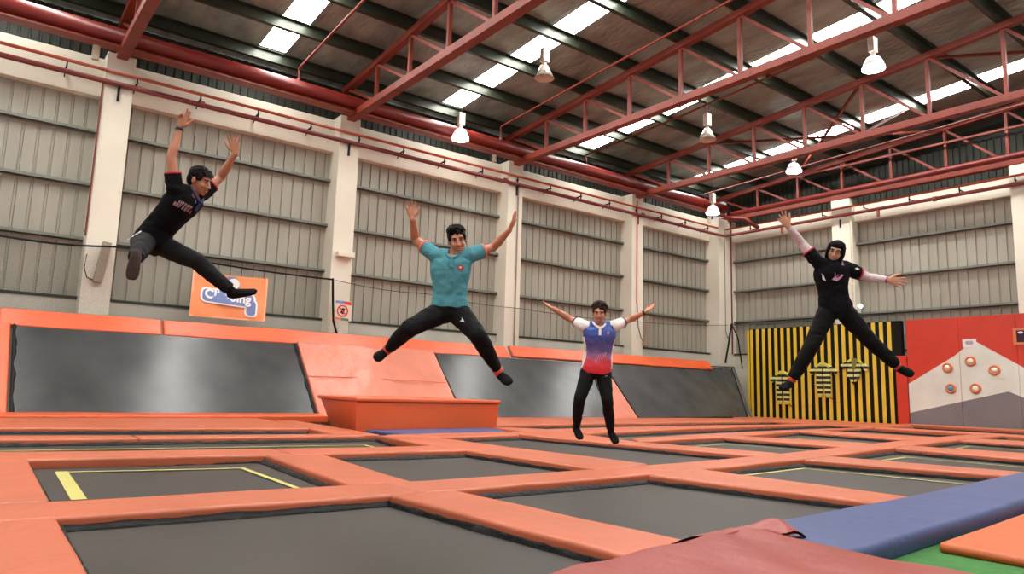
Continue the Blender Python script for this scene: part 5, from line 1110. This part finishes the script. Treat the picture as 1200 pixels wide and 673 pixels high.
# left jumper
P_ = person('left', 'person in a black printed polo, seen side-on, leaping at the far left', dict(skin='skin2', shirt='blackt', cuffm='redtrim', hairstyle='flat', seed=5, hs=1.0, hem=-.06, sockmR='sockb', pmat='pants2', collar='navy', sleeve=.5, hands=1.05, wrist={'R': 'watch'},
    handR=dict(pn=(.75, -.5, -.2), thumb=1, spread=.08, curls=[.1, .1, .75, .8]), handL=dict(pn=(.75, -.5, -.2), thumb=-1, spread=.24, curl=.03), tr=(.10, .092, .074, .07, .058, .052)))
J = P_['J']; cd = -camv(J['chest']); X = P_['ws']; X = (X - cd * X.dot(cd)).normalized(); Y = P_['up']; Y = (Y - cd * Y.dot(cd)); Y = (Y - X * Y.dot(X)).normalized()
def squiggle(w, h, n, seed):
    r = random.Random(seed); out = []
    for k in range(n):
        x = -w / 2 + w * k / n; cw = w / n * .72; t_ = h * .22
        q_ = r.choice((0, 1, 2)); x += r.uniform(-.004, .004)
        if q_ == 0: out += [[(x, 0), (x + t_, 0), (x + t_, h), (x, h)], [(x, h * .5 - t_ / 2), (x + cw, h * .5 - t_ / 2), (x + cw, h * .5 + t_ / 2), (x, h * .5 + t_ / 2)], [(x, h - t_), (x + cw, h - t_), (x + cw, h), (x, h)]]
        elif q_ == 1: out += [[(x, 0), (x + t_, 0), (x + cw * .6, h), (x + cw * .35, h)], [(x + cw - t_, 0), (x + cw, 0), (x + cw * .65, h), (x + cw * .4, h)]]
        else: out += [[(x, 0), (x + cw, 0), (x + cw, t_), (x, t_)], [(x, h - t_), (x + cw, h - t_), (x + cw, h), (x, h)], [(x, 0), (x + t_, 0), (x + t_, h), (x, h)], [(x + cw - t_, 0), (x + cw, 0), (x + cw, h), (x + cw - t_, h)]]
    return out
P_['pr'](P_['shirt'], J['chest'] - P_['up'] * .02 + X * .035, X, Y, cd, squiggle(.13, .026, 7, 11), 'pinkgrey', 'chest_lettering'); P_['pr'](P_['shirt'], J['chest'] - P_['up'] * .06 + X * .035, X, Y, cd, squiggle(.16, .034, 7, 24), 'pinkgrey', 'chest_lettering')
P_['pr'](P_['shirt'], J['chest'] + P_['up'] * .06 + X * .07, X, Y, cd, [[(-.02, .03), (-.01, .035), (.02, -.01), (.01, -.015)]], 'bblue', 'collar_tab')
hp0, kn0 = J['hipR'], J['knR']; cdl = -camv(J['hipR']); m = MB()
P_['pr'](P_['trousers'], hp0, X, Y, -camv(hp0), [[(-.06 - .0 * i - .018 * i, .07 - .04 * i), (-.052 - .018 * i, .07 - .04 * i), (-.07 - .018 * i, .03 - .04 * i), (-.078 - .018 * i, .03 - .04 * i)] for i in range(3)], 'whitep', 'side_stripe')
# blue and red shirt jumper
P_ = person('blue', 'person in a blue to red sports shirt, arms stretched sideways, hovering low', dict(skin='skin2', shirt='grad', cuffm='navy', sleevemat='whitec', hairstyle='curly', hair='hair2', seed=9, hs=.97, hands=.9, build=.97, collar='whitec', hem=-.06, sleeve=.55, sleevew=.060, wrist={'L': 'watch'}, se=.026,
    handR=dict(pn=(.2, -.3, .9), thumb=1, spread=.06), handL=dict(pn=(.3, -.5, .8), thumb=-1, spread=.06), te=.010, waistband=.05, tr=(.096, .086, .066, .062, .051, .044)))
J = P_['J']; D = -P_['fs']
P_['pr'](P_['shirt'], J['chest'], P_['ws'], P_['up'], D, [[(.07, .045), (.10, .05), (.105, .04), (.075, .035)], [(.075, .028), (.10, .032), (.10, .024), (.078, .02)]], 'pink', 'chest_badge')
P_['pr'](P_['shirt'], J['waist'] + P_['up'] * .02, P_['ws'], P_['up'], D, [[(-.05 + .022 * k, -.07 + .012 * k), (-.044 + .022 * k, -.07 + .012 * k), (-.03 + .022 * k, .0 + .01 * k), (-.036 + .022 * k, .0 + .01 * k)] for k in range(6)], 'pink', 'pale_slashes')
P_['pr'](P_['shirt'], J['waist'] + P_['ws'] * .16, P_['fs'], P_['up'], -P_['ws'], [[(-.05, -.13), (.05, -.13), (.06, .12), (.04, .22), (-.03, .2), (-.05, .1)]], 'whitec', 'side_panel')
P_['pr'](P_['shirt'], J['waist'] - P_['ws'] * .16, P_['fs'], P_['up'], P_['ws'], [[(-.05, -.13), (.05, -.13), (.06, .12), (.04, .22), (-.03, .2), (-.05, .1)]], 'whitec', 'side_panel')
P_['pr'](P_['trousers'], J['hipL'] - P_['up'] * .05, P_['wh'], P_['up'], -P_['fh'], [[(.0, 0), (.03, .008), (.045, .02), (.012, .012)]], 'boxgrey', 'hip_mark')
# woman
P_ = person('woman', 'person in a black headscarf, glasses and printed black top leaping in a star shape', dict(skin='skin3', shirt='blackt', topname='tunic', cuffm='redtrim', scarf=True, hs=1.0, hem=-.06, sleeve=.6, sleevew=.068, armsleeve=True, se=.024, swr=.012, build=.93, band=True, cuff=.10, wrist={'L': 'redtrim'}, hands=1.1,
    handR=dict(pn=TC, thumb=1, spread=.26), handL=dict(pn=TC, thumb=-1, spread=.22), te=.016, tr=(.102, .092, .076, .074, .062, .056)))
J = P_['J']; D = -P_['fs']
P_['pr'](P_['shirt'], J['chest'], P_['ws'], P_['up'], D, [[(-.02, .01), (.0, .06), (.03, .0), (.075, -.01), (.05, -.04), (.0, -.07), (-.05, -.05), (-.02, -.02)]], 'pink', 'chest_print')
P_['pr'](P_['shirt'], J['chest'], P_['ws'], P_['up'], D, [[(-.01, -.02), (.015, .0), (.03, -.03), (.0, -.04)]], 'purple', 'chest_print', .006)
P_['pr'](P_['shirt'], J['chest'] + P_['up'] * .1, P_['ws'], P_['up'], D, [[(.05, -.01), (.065, .03), (.08, .01), (.105, .03), (.10, -.015), (.07, -.03)]], 'purple', 'shoulder_print')
P_['pr'](P_['shirt'], J['chest'] - P_['up'] * .03, P_['ws'], P_['up'], D, [[(-.135, .05), (-.12, .03), (-.105, -.03), (-.13, -.01)]], 'whitep', 'side_print')
P_['pr'](P_['shirt'], J['shL'].lerp(J['elL'], .35), P_['ws'], P_['up'], D, [[(-.02, .03), (.01, .035), (.035, .015), (.0, .01)]], 'whitep', 'sleeve_print')
